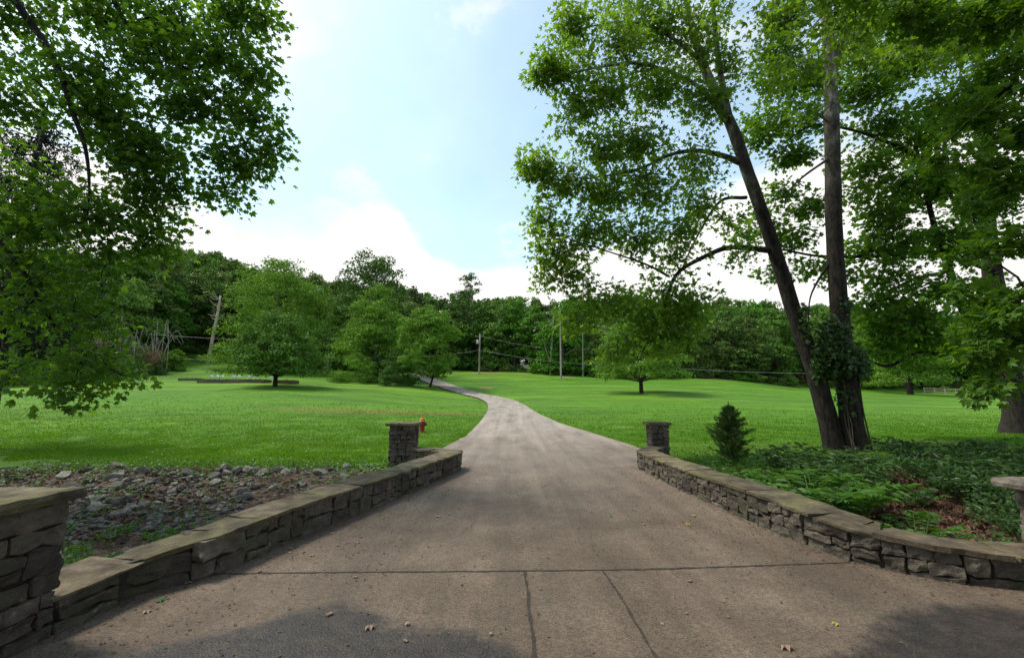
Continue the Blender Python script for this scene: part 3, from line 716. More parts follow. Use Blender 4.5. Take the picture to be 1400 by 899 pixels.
def big_tree(name, label, cat, base, trunks, limbs, blobs, leaf, leafsize, tmpl, bark, per=34, spread=.24, droop=.5, twig_r=.012, flat=.55, seed=0, dens=1.0, wob=.10):
    """trunks/limbs: lists of rows (x,y,z,r).  blobs: (centre xyz, radii xyz, clusters)"""
    global RS
    RS = np.random.RandomState(seed)
    base = np.array(base, float); root = thing(name, label, cat, tuple(base))
    tm = MB()
    nodes = []
    for t in trunks:
        P = spline(t, 7); tube(tm, P[:, :3] - base, P[:, 3], 14, wob=wob, seed=seed)
        nodes += [q for q in P if q[2] > base[2] + 2.2]
    tm.build('trunk', bark, root, smooth=True)
    bm_ = MB()
    for t in limbs:
        P = spline(t, 6); tube(bm_, P[:, :3] - base, P[:, 3], 8, wob=.06, seed=seed + 3); nodes += list(P)
    nodes = np.array(nodes)
    order = sorted(range(len(blobs)), key=lambda i: np.min(np.linalg.norm(nodes[:, :3] - blobs[i][0], axis=1)))
    def branch(src, dst, r0, r1, sag, m, sides):
        d = dst - src; L_ = np.linalg.norm(d); t = np.linspace(0, 1, m)[:, None]
        P = src + d * t + np.array((0, 0, 1.0)) * (np.sin(t * math.pi) * sag * L_) + RS.normal(size=(m, 3)) * L_ * .035 * np.sin(t * math.pi)
        r = np.linspace(r0, r1, m); tube(bm_, P - base, r, sides, cap=False); return np.c_[P, r]
    for i in order:
        c = np.array(blobs[i][0], float); dd = np.linalg.norm(nodes[:, :3] - c, axis=1); k = int(np.argmin(dd + nodes[:, 3] * 0))
        if dd[k] > .35:
            s = nodes[k]; r0 = min(s[3] * .7, .02 + .012 * dd[k]); nodes = np.vstack([nodes, branch(s[:3], c, max(r0, .012), .012, .10, max(5, int(dd[k] * 3)), 5)])
    lv = MB(); P_, T_, N_, S_ = [], [], [], []
    for c, rad, ncl in blobs:
        ncl = max(1, int(ncl * dens)); q = rdir(ncl) * (RS.rand(ncl, 1) ** (1 / 2.4)) * np.array(rad) + np.array(c)
        for p in q:
            dd = np.linalg.norm(nodes[:, :3] - p, axis=1); k = int(np.argmin(dd)); s = nodes[k, :3]
            tw = branch(s, p, twig_r, twig_r * .35, .08 - droop * .08, 4, 3)[:, :3]
            cv = RS.uniform(.45, 1.35); m = max(8, int(per * cv)); f = .3 + .8 * RS.rand(m, 1); lin = s + (p - s) * f if dd[k] < 1.2 else p + (p - s) / dd[k] * (f - .8) * .9
            off = np.clip(RS.normal(size=(m, 3)), -1.7, 1.7) * np.array((spread, spread, spread * flat)) * (.35 + .65 * cv); pp = lin + off
            out = off * 1.5 / spread + (p - s) / (dd[k] + 1e-6) * .7 + np.array((0, 0, -droop)) + RS.normal(size=(m, 3)) * .5
            nn = np.array((0, 0, 1.0)) + RS.normal(size=(m, 3)) * .8
            P_.append(pp); T_.append(out); N_.append(nn); S_.append(leafsize * (.5 + .8 * RS.rand(m)))
    put_leaves(lv, np.concatenate(P_) - base, np.concatenate(T_), np.concatenate(N_), np.concatenate(S_), tmpl)
    bm_.build('branches', bark, root, smooth=True)
    lv.build('crown', leaf, root)
    return root
def B(px, py, Y, rx, ry, n_, ryd=None):
    c = at(px, py, Y); k = Y / 600; return (c, (rx * k, (ryd if ryd else (rx + ry) / 2 * k), ry * k), n_)
def L4(rows):
    return [tuple(at(px, py, Y)) + (r_,) for px, py, Y, r_ in rows]

# ---- left maple whose trunk stands outside the frame
gA = (-12.5, 7.5, tz(-12.5, 7.5))
trunkA = [(gA[0], gA[1], gA[2] - .2, .55), (-12.4, 7.5, 2.5, .42), (-12.2, 7.6, 5, .38), (-11.6, 7.7, 8, .32), (-10.8, 7.9, 11, .22), (-10.4, 8, 14, .10)]
limbsA = [[(-12.0, 7.6, 6.5, .2)] + L4([(-60, -120, 8.2, .12), (20, 0, 8.2, .075), (62, 60, 8.2, .062), (84, 105, 8.2, .055), (98, 150, 8.2, .046), (116, 200, 8.2, .036), (122, 250, 8.2, .024), (120, 295, 8.2, .014)]),
          [(-11.6, 7.7, 8, .2)] + L4([(20, -150, 8.5, .11), (130, -40, 8.6, .06), (175, 35, 8.7, .045), (225, 75, 8.8, .035), (290, 115, 9, .022), (340, 150, 9, .012)]),
          [(-12.3, 7.6, 4.4, .18)] + L4([(-130, 200, 8.4, .10), (0, 330, 8.3, .05), (60, 420, 8.3, .03), (90, 480, 8.3, .015)]),
          [(-12.1, 7.6, 6, .18)] + L4([(-120, 60, 9.2, .10), (0, 75, 9.4, .05), (70, 130, 9.4, .03), (170, 230, 9.3, .02), (215, 290, 9.2, .012)])]
blA = [B(40, 25, 8.6, 70, 40, 12), B(140, 25, 8.8, 70, 40, 16), B(235, 20, 9, 70, 45, 22), B(325, 15, 9.2, 50, 40, 18), B(362, 25, 9.2, 22, 24, 6),
       B(300, 70, 9, 60, 45, 20), B(348, 100, 9.1, 30, 34, 10), B(215, 90, 8.9, 70, 45, 22), B(120, 100, 8.6, 60, 40, 14), B(20, 140, 8.8, 40, 40, 10),
       B(170, 160, 8.8, 70, 42, 22), B(270, 150, 9, 65, 45, 22), B(348, 160, 9.1, 30, 36, 11), B(368, 200, 9.2, 26, 18, 7), B(345, 225, 9.2, 26, 22, 8), B(308, 262, 9.2, 20, 22, 7), B(305, 210, 9, 30, 28, 7),
       B(215, 205, 9, 50, 40, 18), B(160, 215, 8.8, 45, 30, 9), B(235, 250, 9, 22, 22, 6), B(190, 262, 9, 45, 28, 10), B(215, 300, 9.2, 30, 22, 6),
       B(20, 90, 9.4, 30, 25, 5), B(60, 262, 8.6, 60, 22, 8), B(130, 300, 8.4, 60, 36, 16), B(40, 310, 8.6, 50, 36, 13), B(195, 335, 9.0, 38, 25, 8),
       B(60, 370, 8.4, 60, 36, 10), B(140, 368, 8.5, 36, 28, 6), B(30, 430, 8.4, 45, 35, 6), B(100, 425, 8.3, 42, 35, 7), B(120, 480, 8.3, 35, 28, 6), B(50, 490, 8.4, 45, 26, 4),
       B(98, 532, 8.3, 20, 22, 5), B(165, 512, 8.5, 22, 14, 3), B(140, 440, 8.6, 16, 30, 3), B(5, 520, 8.4, 14, 14, 2), B(150, 130, 9.3, 60, 60, 10), B(-60, 200, 8.5, 70, 200, 30), B(60, -60, 9, 200, 60, 40)]
big_tree('maple_tree', 'broad leaved tree whose green boughs hang into the upper left of the photo', 'tree', gA, [trunkA], limbsA, blA, M['leaf_maple'], .115, LEAF5, M['bark'], per=36, spread=.27, droop=.7, flat=.7, seed=2, dens=1.42)

# ---- drooping spruce behind it
def spruce(px, Y, h, label, seed):
    global RS
    RS = np.random.RandomState(seed); rr = random.Random(seed)
    g = ground_at(px, Y); root = thing('spruce_tree', label, 'tree', tuple(g)); tm = MB()
    tube(tm, [(0, 0, -.2), (0, 0, h * .5), (.1, 0, h)], [.24, .15, .02], 10); nb = MB(); P_, T_, N_, S_ = [], [], [], []
    z = 3.6
    while z < h - .3:
        L_ = 4.4 * (1 - z / h) ** .8 + .3
        for _ in range(4):
            a = rr.uniform(0, 6.28); d = np.array((math.cos(a), math.sin(a), 0)); t = np.linspace(0, 1, 9)[:, None]
            P = np.array((0, 0, z)) + d * L_ * t + UP * (-.35 * L_ * t ** 1.2 + .22 * L_ * t ** 3)
            tube(tm, P, np.linspace(.035, .008, 9), 4, cap=False)
            m = int(L_ * 13); k = RS.rand(m) * .85 + .15; pos = np.array([np.interp(k, t[:, 0], P[:, i]) for i in range(3)]).T
            for p in pos:
                ln = rr.uniform(.25, .8); sdir = np.array((-d[1], d[0], 0)) * rr.uniform(-.4, .4); q = 11
                tt = RS.rand(q, 1); P_.append(p + (sdir + UP * -1) * ln * tt + RS.normal(size=(q, 3)) * .03); T_.append(RS.normal(size=(q, 3)) * .5 + UP * -1); N_.append(rdir(q)); S_.append(.10 + .06 * RS.rand(q))
        z += rr.uniform(.28, .5)
    put_leaves(nb, np.concatenate(P_), np.concatenate(T_), np.concatenate(N_), np.concatenate(S_), LANCE)
    tm.build('trunk', M['bark'], root, smooth=True); nb.build('crown', M['needle_spruce'], root); return root
spruce(-25, 14.5, 12.5, 'dark drooping spruce behind the hanging boughs at the left edge', 4)

# ---- the leaning sycamore
gS = ground_at(1142, 14.6)
trS = [(gS[0], gS[1], gS[2] - .15, .36)] + L4([(1132, 575, 14.6, .29), (1112, 500, 14.6, .27), (1090, 440, 14.6, .25), (1058, 340, 14.5, .225), (1024, 240, 14.3, .205), (1003, 180, 14.2, .19), (985, 140, 14.1, .16), (960, 85, 14, .14), (945, 30, 14, .11), (930, -40, 14, .06)])
limS = [L4([(1000, 175, 14.2, .13), (985, 100, 14.2, .10), (978, 40, 14.2, .08), (972, -30, 14.2, .05)]),
        L4([(1012, 222, 14.3, .12), (985, 212, 13.9, .085), (950, 206, 13.4, .07), (915, 212, 13, .055), (870, 232, 12.7, .04), (800, 245, 12.4, .02)]),
        L4([(992, 165, 14.2, .10), (950, 115, 13.6, .07), (880, 88, 13, .05), (820, 92, 12.6, .035), (765, 105, 12.3, .02)]),
        L4([(1050, 342, 14.5, .11), (1000, 338, 14, .085), (965, 350, 13.4, .07), (925, 375, 12.9, .055), (908, 420, 12.6, .04), (893, 450, 12.5, .028), (870, 500, 12.4, .012)]),
        L4([(1020, 270, 14.4, .07), (985, 275, 14, .05), (955, 320, 13.6, .03), (930, 372, 13.3, .02)]),
        L4([(955, 80, 14, .08), (900, 40, 13.6, .05), (850, 30, 13.3, .035), (790, 40, 13, .02)]),
        L4([(915, 378, 12.9, .04), (880, 360, 12.7, .03), (820, 340, 12.5, .02), (760, 320, 12.4, .012)])]
blS = [B(780, 30, 12.6, 40, 36, 9), B(765, 95, 12.4, 45, 32, 12), B(740, 95, 12.3, 20, 18, 5), B(790, 140, 12.6, 32, 28, 9), B(840, 60, 13, 60, 50, 16), B(830, 130, 12.8, 50, 40, 13),
       B(900, 40, 13.4, 60, 50, 20), B(900, 120, 13.2, 60, 50, 20), B(960, 50, 13.8, 50, 60, 16), B(1000, 100, 14.2, 25, 40, 6), B(960, 140, 13.6, 40, 40, 12),
       B(880, 195, 12.9, 60, 35, 15), B(820, 205, 12.7, 40, 35, 10), B(735, 228, 12.2, 26, 18, 7), B(765, 245, 12.4, 36, 30, 10), B(820, 262, 12.6, 50, 35, 13), B(890, 262, 12.9, 60, 38, 16), B(960, 225, 13.4, 40, 35, 8), B(950, 275, 13.4, 40, 32, 8),
       B(745, 300, 12.4, 28, 34, 7), B(760, 350, 12.4, 32, 28, 8), B(810, 320, 12.6, 45, 32, 9), B(870, 325, 12.8, 48, 32, 10), B(935, 320, 13.2, 45, 30, 8), B(990, 300, 13.8, 28, 25, 3), B(1005, 345, 13.6, 26, 20, 3),
       B(790, 385, 12.4, 30, 22, 5), B(745, 385, 12.4, 14, 22, 3), B(835, 412, 12.5, 42, 20, 8), B(880, 435, 12.5, 52, 26, 10), B(795, 440, 12.5, 44, 24, 6), B(845, 480, 12.4, 36, 24, 5), B(905, 475, 12.4, 40, 20, 4), B(945, 420, 12.8, 22, 40, 4), B(930, 450, 12.7, 28, 38, 8), B(905, 400, 12.8, 36, 30, 9),
       B(960, 400, 13, 20, 20, 2), B(915, 352, 13, 28, 22, 5), B(870, -40, 13.4, 130, 50, 40), B(1000, -60, 14, 60, 60, 14), B(770, 180, 12.5, 20, 12, 2)]
big_tree('sycamore_tree', 'leaning sycamore with mottled pale bark whose boughs reach over the right lawn towards the drive', 'tree', gS, [trS], limS, blS, M['leaf_sycamore'], .145, LEAF3, M['bark_sycamore'], per=42, spread=.26, droop=.8, flat=.75, seed=5, dens=1.95)

# ---- the upright sycamore beside it
gU = ground_at(1170, 14.4)
trU = [(gU[0], gU[1], gU[2] - .15, .40)] + L4([(1162, 560, 14.4, .31), (1153, 480, 14.4, .28), (1145, 400, 14.4, .26), (1140, 300, 14.4, .25), (1138, 200, 14.4, .235), (1135, 100, 14.4, .21), (1130, 20, 14.4, .19), (1124, -80, 14.4, .18), (1118, -220, 14.4, .10)])
limU = [L4([(1142, 90, 14.4, .12), (1155, 40, 14.3, .09), (1168, -20, 14.2, .07)]), L4([(1132, 20, 14.4, .10), (1090, -20, 14.2, .07), (1050, -30, 14, .04)]),
        L4([(1136, 215, 14.4, .05), (1100, 240, 14, .035), (1078, 262, 13.8, .025), (1072, 285, 13.7, .015)]),
        L4([(1140, 350, 14.4, .06), (1110, 400, 14.6, .03), (1105, 440, 14.6, .015)])]
blU = [B(1080, 30, 13.8, 40, 40, 12), B(1060, 70, 13.8, 32, 34, 8), B(1100, 100, 14, 30, 34, 7), B(1100, 150, 14, 26, 20, 4), B(1175, 60, 14, 30, 40, 7), B(1060, 20, 14, 30, 30, 6), B(1070, 128, 13.9, 22, 18, 3),
       (np.array((8.5, 9.5, 11.2)), (2.8, 2.6, 1.0), 34), (np.array((12.5, 10.0, 11.6)), (2.8, 2.6, 1.0), 34), (np.array((5.5, 9.0, 12.0)), (2.0, 2.0, .9), 18), B(1130, -70, 14, 90, 60, 26), B(1180, 20, 13.8, 40, 30, 8)]  # world-space blobs: unseen boughs added to shade the bank below
big_tree('sycamore_tree', 'tall upright sycamore trunk wrapped in vines right beside the leaning one', 'tree', gU, [trU], limU, blU, M['leaf_sycamore'], .15, LEAF3, M['bark_sycamore'], per=42, spread=.28, droop=.8, flat=.75, seed=6, dens=1.9)

# ---- ivy mass around the upright trunk
RS = np.random.RandomState(8)
lv = MB(); P_ = []; gIv = np.array(gU)
for (px, py, rx, ry, m) in ((1150, 490, 30, 32, 1500), (1140, 455, 22, 26, 700), (1165, 500, 24, 22, 700), (1132, 480, 18, 18, 300), (1158, 545, 14, 30, 220), (1118, 500, 10, 30, 150), (1100, 440, 8, 30, 80), (1152, 420, 12, 20, 200)):
    c = at(px, py, 14.3); P_.append(c + rdir(m) * (RS.rand(m, 1) ** .5) * np.array((rx, rx * .9, ry)) * 14.3 / 600)
P_ = np.concatenate(P_); m = len(P_)
put_leaves(lv, P_ - gIv, RS.normal(size=(m, 3)) + UP * -1.2, RS.normal(size=(m, 3)) * .7 + np.array((0, -1, .6)), .13 * (.6 + .7 * RS.rand(m)), LEAF3)
ivy = thing('climbing_vine', 'dark bushy vine wrapped round the upright sycamore trunk', 'vine', tuple(gIv))
st = MB()
for k in range(7):
    rr = random.Random(k); a = rr.uniform(3.4, 6); pts = []
    for i in range(12):
        z = i * .27; p = np.array([np.interp(z + gIv[2], [r_[2] for r_ in trU], [r_[j] for r_ in trU]) for j in range(4)]); a += rr.uniform(-.15, .15)
        pts.append(p[:3] - gIv + np.array((math.cos(a), math.sin(a), 0)) * (p[3] * 1.08))
    tube(st, pts, .018, 5)
st.build('stems', M['twig'], ivy, smooth=True); lv.build('foliage', M['leaf_dark'], ivy)

# ---- right hand maple with the thick dark trunk
gM = ground_at(1388, 20)
trM = [(gM[0], gM[1], gM[2] - .2, .55)] + L4([(1388, 560, 20, .44), (1378, 500, 20, .40), (1366, 430, 20, .37), (1354, 350, 20, .33), (1348, 260, 20, .27), (1345, 150, 20, .22), (1335, 40, 20, .14), (1330, -60, 20, .08)])
limM = [L4([(1366, 430, 20, .20), (1330, 440, 19, .17), (1308, 400, 18, .15), (1290, 340, 17.5, .12), (1275, 300, 17.2, .10), (1250, 190, 17, .05)]),
        L4([(1352, 300, 20, .15), (1300, 240, 18.5, .12), (1255, 215, 17.5, .10), (1215, 195, 16.8, .07), (1165, 178, 16.4, .05), (1110, 172, 16.2, .03), (1060, 205, 16, .015)]),
        L4([(1360, 370, 20, .14), (1280, 345, 18.5, .10), (1200, 350, 17.5, .075), (1120, 350, 17, .055), (1060, 340, 16.8, .035), (1010, 345, 16.6, .015)]),
        L4([(1372, 480, 20, .14), (1310, 490, 18.8, .10), (1260, 480, 18.2, .085), (1235, 492, 18, .07), (1210, 500, 17.8, .06), (1180, 488, 17.6, .03)]),
        L4([(1360, 350, 20, .14), (1400, 330, 18, .1), (1450, 300, 16, .06)]), L4([(1300, 370, 17.8, .07), (1240, 385, 17, .05), (1190, 420, 16.6, .02)])]
blM = [B(1060, 110, 16.4, 30, 24, 5), B(1110, 110, 16.4, 40, 30, 8), B(1170, 80, 16.4, 30, 30, 6), B(1095, 215, 16.3, 30, 18, 4), B(1060, 262, 16.6, 26, 16, 3), B(1110, 285, 16.6, 34, 18, 5), B(1060, 375, 16.8, 24, 12, 2), B(1330, 400, 17.6, 34, 26, 7), B(1180, 20, 16.6, 40, 30, 8), B(1180, 130, 16.5, 40, 32, 9), B(1230, 90, 17, 50, 45, 14), B(1290, 60, 17.5, 60, 50, 18), B(1350, 60, 18, 60, 60, 18), B(1250, 20, 17, 50, 40, 14), B(1290, 150, 17.2, 50, 42, 16), B(1350, 160, 17.5, 50, 50, 16), B(1210, 170, 16.6, 42, 26, 8),
       B(1100, 170, 16.2, 48, 18, 6), B(1040, 185, 16, 28, 18, 3), B(1080, 215, 16.2, 34, 16, 3), B(1050, 160, 16.2, 26, 16, 3), B(1190, 225, 16.8, 40, 24, 7), B(1240, 250, 17, 46, 30, 11), B(1300, 250, 17.2, 50, 40, 15), B(1350, 280, 17.6, 45, 40, 12), B(1210, 290, 17, 42, 24, 8), B(1170, 262, 16.9, 24, 22, 3),
       B(1050, 300, 16.8, 30, 15, 3), B(1080, 325, 16.9, 34, 15, 4), B(1020, 322, 16.7, 24, 14, 2), B(1190, 330, 17.2, 42, 22, 8), B(1240, 330, 17.2, 44, 28, 9), B(1290, 330, 17.4, 40, 28, 9), B(1210, 372, 17, 36, 20, 6), B(1150, 378, 17, 28, 12, 3), B(1105, 368, 17, 24, 12, 2),
       B(1200, 410, 17, 30, 20, 5), B(1245, 425, 17.4, 34, 24, 8), B(1215, 450, 17.4, 36, 24, 9), B(1265, 450, 17.6, 34, 24, 8), B(1210, 478, 17.8, 30, 14, 5), B(1300, 470, 18, 34, 22, 7), B(1240, 500, 18, 20, 10, 2), B(1330, 330, 17.5, 30, 28, 6), B(1280, 390, 17, 26, 20, 4), B(1260, 190, 17, 44, 28, 8), B(1300, -40, 18, 140, 50, 30)]
big_tree('maple_tree', 'dark trunked tree standing at the right edge with limbs reaching behind the two sycamores', 'tree', gM, [trM], limM, blM, M['leaf_maple'], .16, LEAF5, M['bark'], per=40, spread=.36, droop=.5, flat=.5, seed=7, dens=2.8)

# ---- nearer maple outside the frame at the right, bright leaves
gN = (12.6, 7.2, tz(12.6, 7.2))
trN = [(gN[0], gN[1], gN[2] - .2, .4), (12.5, 7.2, 3, .32), (12.3, 7.3, 6, .26), (11.8, 7.4, 9, .16), (11.5, 7.5, 12, .08)]
limN = [[(12.4, 7.25, 4.5, .14)] + L4([(1480, 230, 8.6, .08), (1400, 120, 8.8, .05), (1345, 150, 8.9, .03), (1300, 190, 9, .015)]),
        [(12.4, 7.25, 3.2, .12)] + L4([(1500, 420, 8.6, .06), (1420, 390, 8.6, .04), (1370, 420, 8.6, .025), (1340, 470, 8.6, .012)]),
        [(12.3, 7.3, 6.5, .12)] + L4([(1430, 20, 9, .07), (1350, -20, 9.2, .045), (1280, 10, 9.3, .025)])]
blN = [B(1380, 30, 8.8, 50, 40, 14), B(1300, 25, 9.2, 60, 34, 12), B(1230, 20, 9.3, 30, 24, 4), B(1370, 100, 8.8, 46, 34, 11), B(1330, 150, 8.9, 40, 24, 7), B(1385, 180, 8.8, 40, 30, 9), B(1340, 220, 8.9, 44, 26, 8), B(1280, 215, 9, 24, 18, 3), B(1390, 250, 8.8, 36, 26, 7), B(1330, 275, 8.9, 30, 18, 4),
       B(1395, 330, 8.7, 30, 34, 7), B(1350, 345, 8.7, 26, 18, 4), B(1385, 405, 8.6, 36, 26, 8), B(1340, 440, 8.7, 36, 24, 7), B(1392, 465, 8.6, 34, 26, 8), B(1345, 490, 8.7, 34, 20, 7), B(1375, 520, 8.6, 30, 18, 5), B(1340, 535, 8.7, 16, 12, 2), B(1300, 400, 9, 18, 14, 2), B(1460, 200, 8.4, 60, 200, 24)]
big_tree('maple_tree', 'bright green maple boughs with large leaves entering from the right edge of the photo', 'tree', gN, [trN], limN, blN, M['leaf_bright'], .15, LEAF5, M['bark'], per=36, spread=.22, droop=.45, flat=.45, seed=9, dens=1.0)

# ------------------------------------------------------------------ distant trees
def crown_mesh(seed, h, w, base, nl, nf, fs, shape='dome', lobe=(.09, .20), droop=0.0):
    r = np.random.RandomState(seed); P_, N_ = [], []
    ch = h - base; L_ = []
    for i in range(nl):
        a = r.rand() * 6.283; v = r.rand()
        if shape == 'dome': rad = math.sqrt(max(0, 1 - v ** 2.2)) ; z = base + ch * v
        elif shape == 'oval': rad = math.sin(math.pi * (v * .86 + .10)) ** .75; z = base + ch * v
        elif shape == 'tall': rad = math.sin(math.pi * (v * .8 + .15)) * (.75 + .5 * r.rand()); z = base + ch * v
        else: rad = (1 - v) ** .9 + .05; z = base + ch * v
        k = rad * (.62 + .38 * r.rand() ** .5) * r.uniform(.85, 1.08); lr = w * r.uniform(*lobe) * (.55 + .45 * rad)
        L_.append((math.cos(a) * w / 2 * max(k - .12, 0), math.sin(a) * w / 2 * max(k - .12, 0), z - lr * .5, lr))
    SUB = []
    for (x, y, z, lr) in L_:
        for _ in range(10):
            d = r.normal(size=3); d[2] = d[2] * .8 + .25; d /= np.linalg.norm(d); k = lr * r.uniform(.55, 1.25)
            SUB.append((x + d[0] * k, y + d[1] * k, z + d[2] * k * .8, lr * r.uniform(.28, .55)))
    wt_ = np.array([l[3] ** 2 for l in SUB]); cnt = (wt_ / wt_.sum() * nf).astype(int)
    for (x, y, z, lr), c in zip(SUB, cnt):
        d = r.normal(size=(c, 3)); d[:, 2] = np.abs(d[:, 2]) * .9 - .12; d /= np.linalg.norm(d, axis=1)[:, None]
        sc = lr * (.80 + .38 * r.rand(c, 1) ** 1.5); p = np.array((x, y, z)) + d * sc * np.array((1.15, 1.15, .62))
        P_.append(p); N_.append(d + r.normal(size=(c, 3)) * .38)
    P_ = np.concatenate(P_); N_ = np.concatenate(N_); m = len(P_)
    P_[:, 2] = np.maximum(P_[:, 2], base * .75 + r.rand(m) * .6)
    global RS
    mbq = MB(); t = r.normal(size=(m, 3)) + UP * -.3; t -= N_ * (t * N_).sum(1)[:, None] / (N_ ** 2).sum(1)[:, None]
    put_leaves(mbq, P_, t, N_, fs * (.6 + .8 * r.rand(m)), LEAF1); return mbq, L_
def tree_proto(name, label, cat, seed, h, w, base, nl, nf, fs, shape, leafm, barkm, tr=.25, lean=0, fork=0):
    root = thing(name, label, cat); rr = random.Random(seed)
    cm, L_ = crown_mesh(seed, h, w, base, nl, nf, fs, shape)
    tm = MB(); tp = np.array([(0, 0, -.8), (lean * .3, 0, base * .5), (lean, .1, base + (h - base) * .35), (lean * .6, 0, base + (h - base) * .8)])
    tube(tm, spline(tp, 4), np.interp(np.arange(13), [0, 3, 12], [tr * 1.25, tr, tr * .25]), 8, wob=.12, seed=seed)
    for l in sorted(L_, key=lambda q: -q[3])[:9]:
        z = max(base * .6, l[2] - 2.2 * w / 10); s = np.array((lean * .7, 0, z)); e = np.array(l[:3]); tube(tm, [s, (s + e) / 2 + UP * .1, e], [tr * .4, tr * .25, tr * .1], 5, cap=False)
    tm.build('trunk', barkm, root, smooth=True); cm.build('crown', leafm, root)
    return root
def place(root, px, Y, rz=0, sc=1):
    g = ground_at(px, Y); root.location = tuple(g); root.rotation_euler = (0, 0, rz); root.scale = sc if isinstance(sc, tuple) else (sc,) * 3; return root

def top_h(px, py, Y):
    g = ground_at(px, Y); return float(at(px, py, Y)[2] - g[2])
place(tree_proto('round_tree', 'rounded dense low tree standing alone on the left lawn with its shadow under it', 'tree', 101, top_h(376, 428, 54), 10.2, 1.9, 75, 22000, .27, 'dome', M['leaf_mid'], M['bark'], .26, .0), 376, 54)
place(tree_proto('roadside_tree', 'light green leaning tree beside the bend of the drive', 'tree', 102, top_h(608, 418, 70), 9.6, 2.0, 60, 22000, .27, 'oval', M['leaf_light'], M['bark'], .2, 1.6), 586, 70)
place(tree_proto('lawn_tree', 'spreading tree on the right lawn seen below the hanging sycamore boughs', 'tree', 103, top_h(877, 430, 60), 11.5, 2.6, 48, 17000, .27, 'dome', M['leaf_light'], M['bark'], .28), 877, 60)
place(tree_proto('big_oak_tree', 'largest dark tree of the clump left of the drive, rising above the wood', 'tree', 104, top_h(500, 342, 88), 17, 4.5, 60, 22000, .40, 'dome', M['leaf_round'], M['bark_far'], .5), 500, 88)
place(tree_proto('clump_tree', 'mid green tree in front of the largest dark tree, left of the drive', 'tree', 105, top_h(510, 392, 80), 14, 1.5, 70, 24000, .32, 'dome', M['leaf_light'], M['bark_far'], .35), 512, 80)
place(tree_proto('left_maple_tree', 'wide bright tree behind the round lawn tree', 'tree', 106, top_h(370, 356, 92), 22, 2.5, 90, 26000, .40, 'dome', M['leaf_light'], M['bark_far'], .4), 372, 92)
place(tree_proto('open_crowned_tree', 'tall thin topped tree with open crown rising behind the utility pole', 'tree', 107, top_h(642, 372, 118), 11, 9.5, 20, 5200, .38, 'tall', M['leaf_round'], M['bark_far'], .35), 642, 118)
place(tree_proto('field_tree', 'small dark trunked tree on the far right lawn near the rail fence', 'tree', 108, top_h(1245, 450, 92), 17, 2.6, 60, 18000, .36, 'dome', M['leaf_light'], M['bark'], .55), 1245, 92)

sh = tree_proto('added_shade_tree', 'tall unseen tree behind the camera on the left, added to shade the foreground', 'tree', 120, 15, 11.5, 6.0, 60, 14000, .30, 'dome', M['leaf_round'], M['bark'], .35)
sh.location = (-8.5, -8.5, 0)  # unseen trees, added behind the camera to darken the foreground
copy_tree(sh, (8.5, -8.5, 0), 2.0, 1.0, 'tall unseen tree behind the camera on the right, added to shade the foreground')
copy_tree(sh, (-1.0, -12.0, 0), 4.0, 1.15, 'tallest unseen tree straight behind the camera, added to shade the foreground')
EDGE = [(-300, 70), (0, 72), (150, 80), (200, 92), (260, 112), (330, 112), (430, 108), (520, 104), (570, 112), (640, 116), (700, 112), (760, 104), (850, 98), (960, 99), (1040, 101), (1090, 104), (1200, 112), (1300, 122), (1420, 124), (1700, 130)]
SKY_ = [(-300, 330), (0, 338), (150, 342), (240, 330), (290, 342), (340, 352), (400, 366), (440, 360), (500, 380), (560, 385), (600, 403), (640, 385), (680, 396), (720, 398), (760, 402), (850, 405), (950, 410), (1000, 411), (1060, 407), (1090, 415), (1180, 400), (1260, 398), (1330, 408), (1400, 400), (1700, 395)]
protos = []
specs = [('oval', 15, 9.5, 2.0, 46, 9000, .42), ('dome', 13, 11, 1.2, 50, 10000, .42), ('tall', 17, 8, 2.5, 36, 8000, .42), ('oval', 16, 11, 3.2, 55, 10000, .44), ('tall', 18, 9.5, 4, 40, 8500, .44), ('dome', 14, 9, .8, 44, 9000, .40)]
sh_name = ['oval crowned', 'broad domed', 'slim tall', 'full crowned', 'tall ragged', 'low skirted']
for i, (shp, h, w, b, nl, nf, fs) in enumerate(specs):
    protos.append((tree_proto('woodland_tree', 'x', 'tree', 200 + i, h, w, b, nl, nf, fs, shp, M['leaf_far'], M['bark_far'], .26), h))
used = set(); rr = random.Random(77)
def region(px):
    if px < -40: return 'beyond the left photo edge'
    if px < 110: return 'behind the spruce at the left edge'
    if px < 175: return 'left of the dead brush'
    if px < 235: return 'behind the dead brush'
    if px < 280: return 'just left of the pale snag'
    if px < 330: return 'just right of the pale snag'
    if px < 400: return 'behind the round lawn tree'
    if px < 460: return 'behind the gap right of the round tree'
    if px < 520: return 'behind the largest dark tree'
    if px < 580: return 'right of the largest dark tree'
    if px < 640: return 'behind the roadside tree'
    if px < 700: return 'right of the utility pole'
    if px < 755: return 'left of the bare grey trunk'
    if px < 830: return 'right of the bare grey trunk'
    if px < 890: return 'behind the right lawn tree'
    if px < 960: return 'right of the right lawn tree'
    if px < 1030: return 'left of the leaning sycamore'
    if px < 1110: return 'behind the leaning sycamore'
    if px < 1180: return 'behind the upright sycamore'
    if px < 1260: return 'behind the far field tree'
    if px < 1330: return 'behind the rail fence'
    return 'behind the right edge tree' if px < 1420 else 'beyond the right photo edge'
rown = ['front row of the wood', 'second row of the wood', 'middle of the wood', 'back of the wood on the skyline']
ns_ = 0
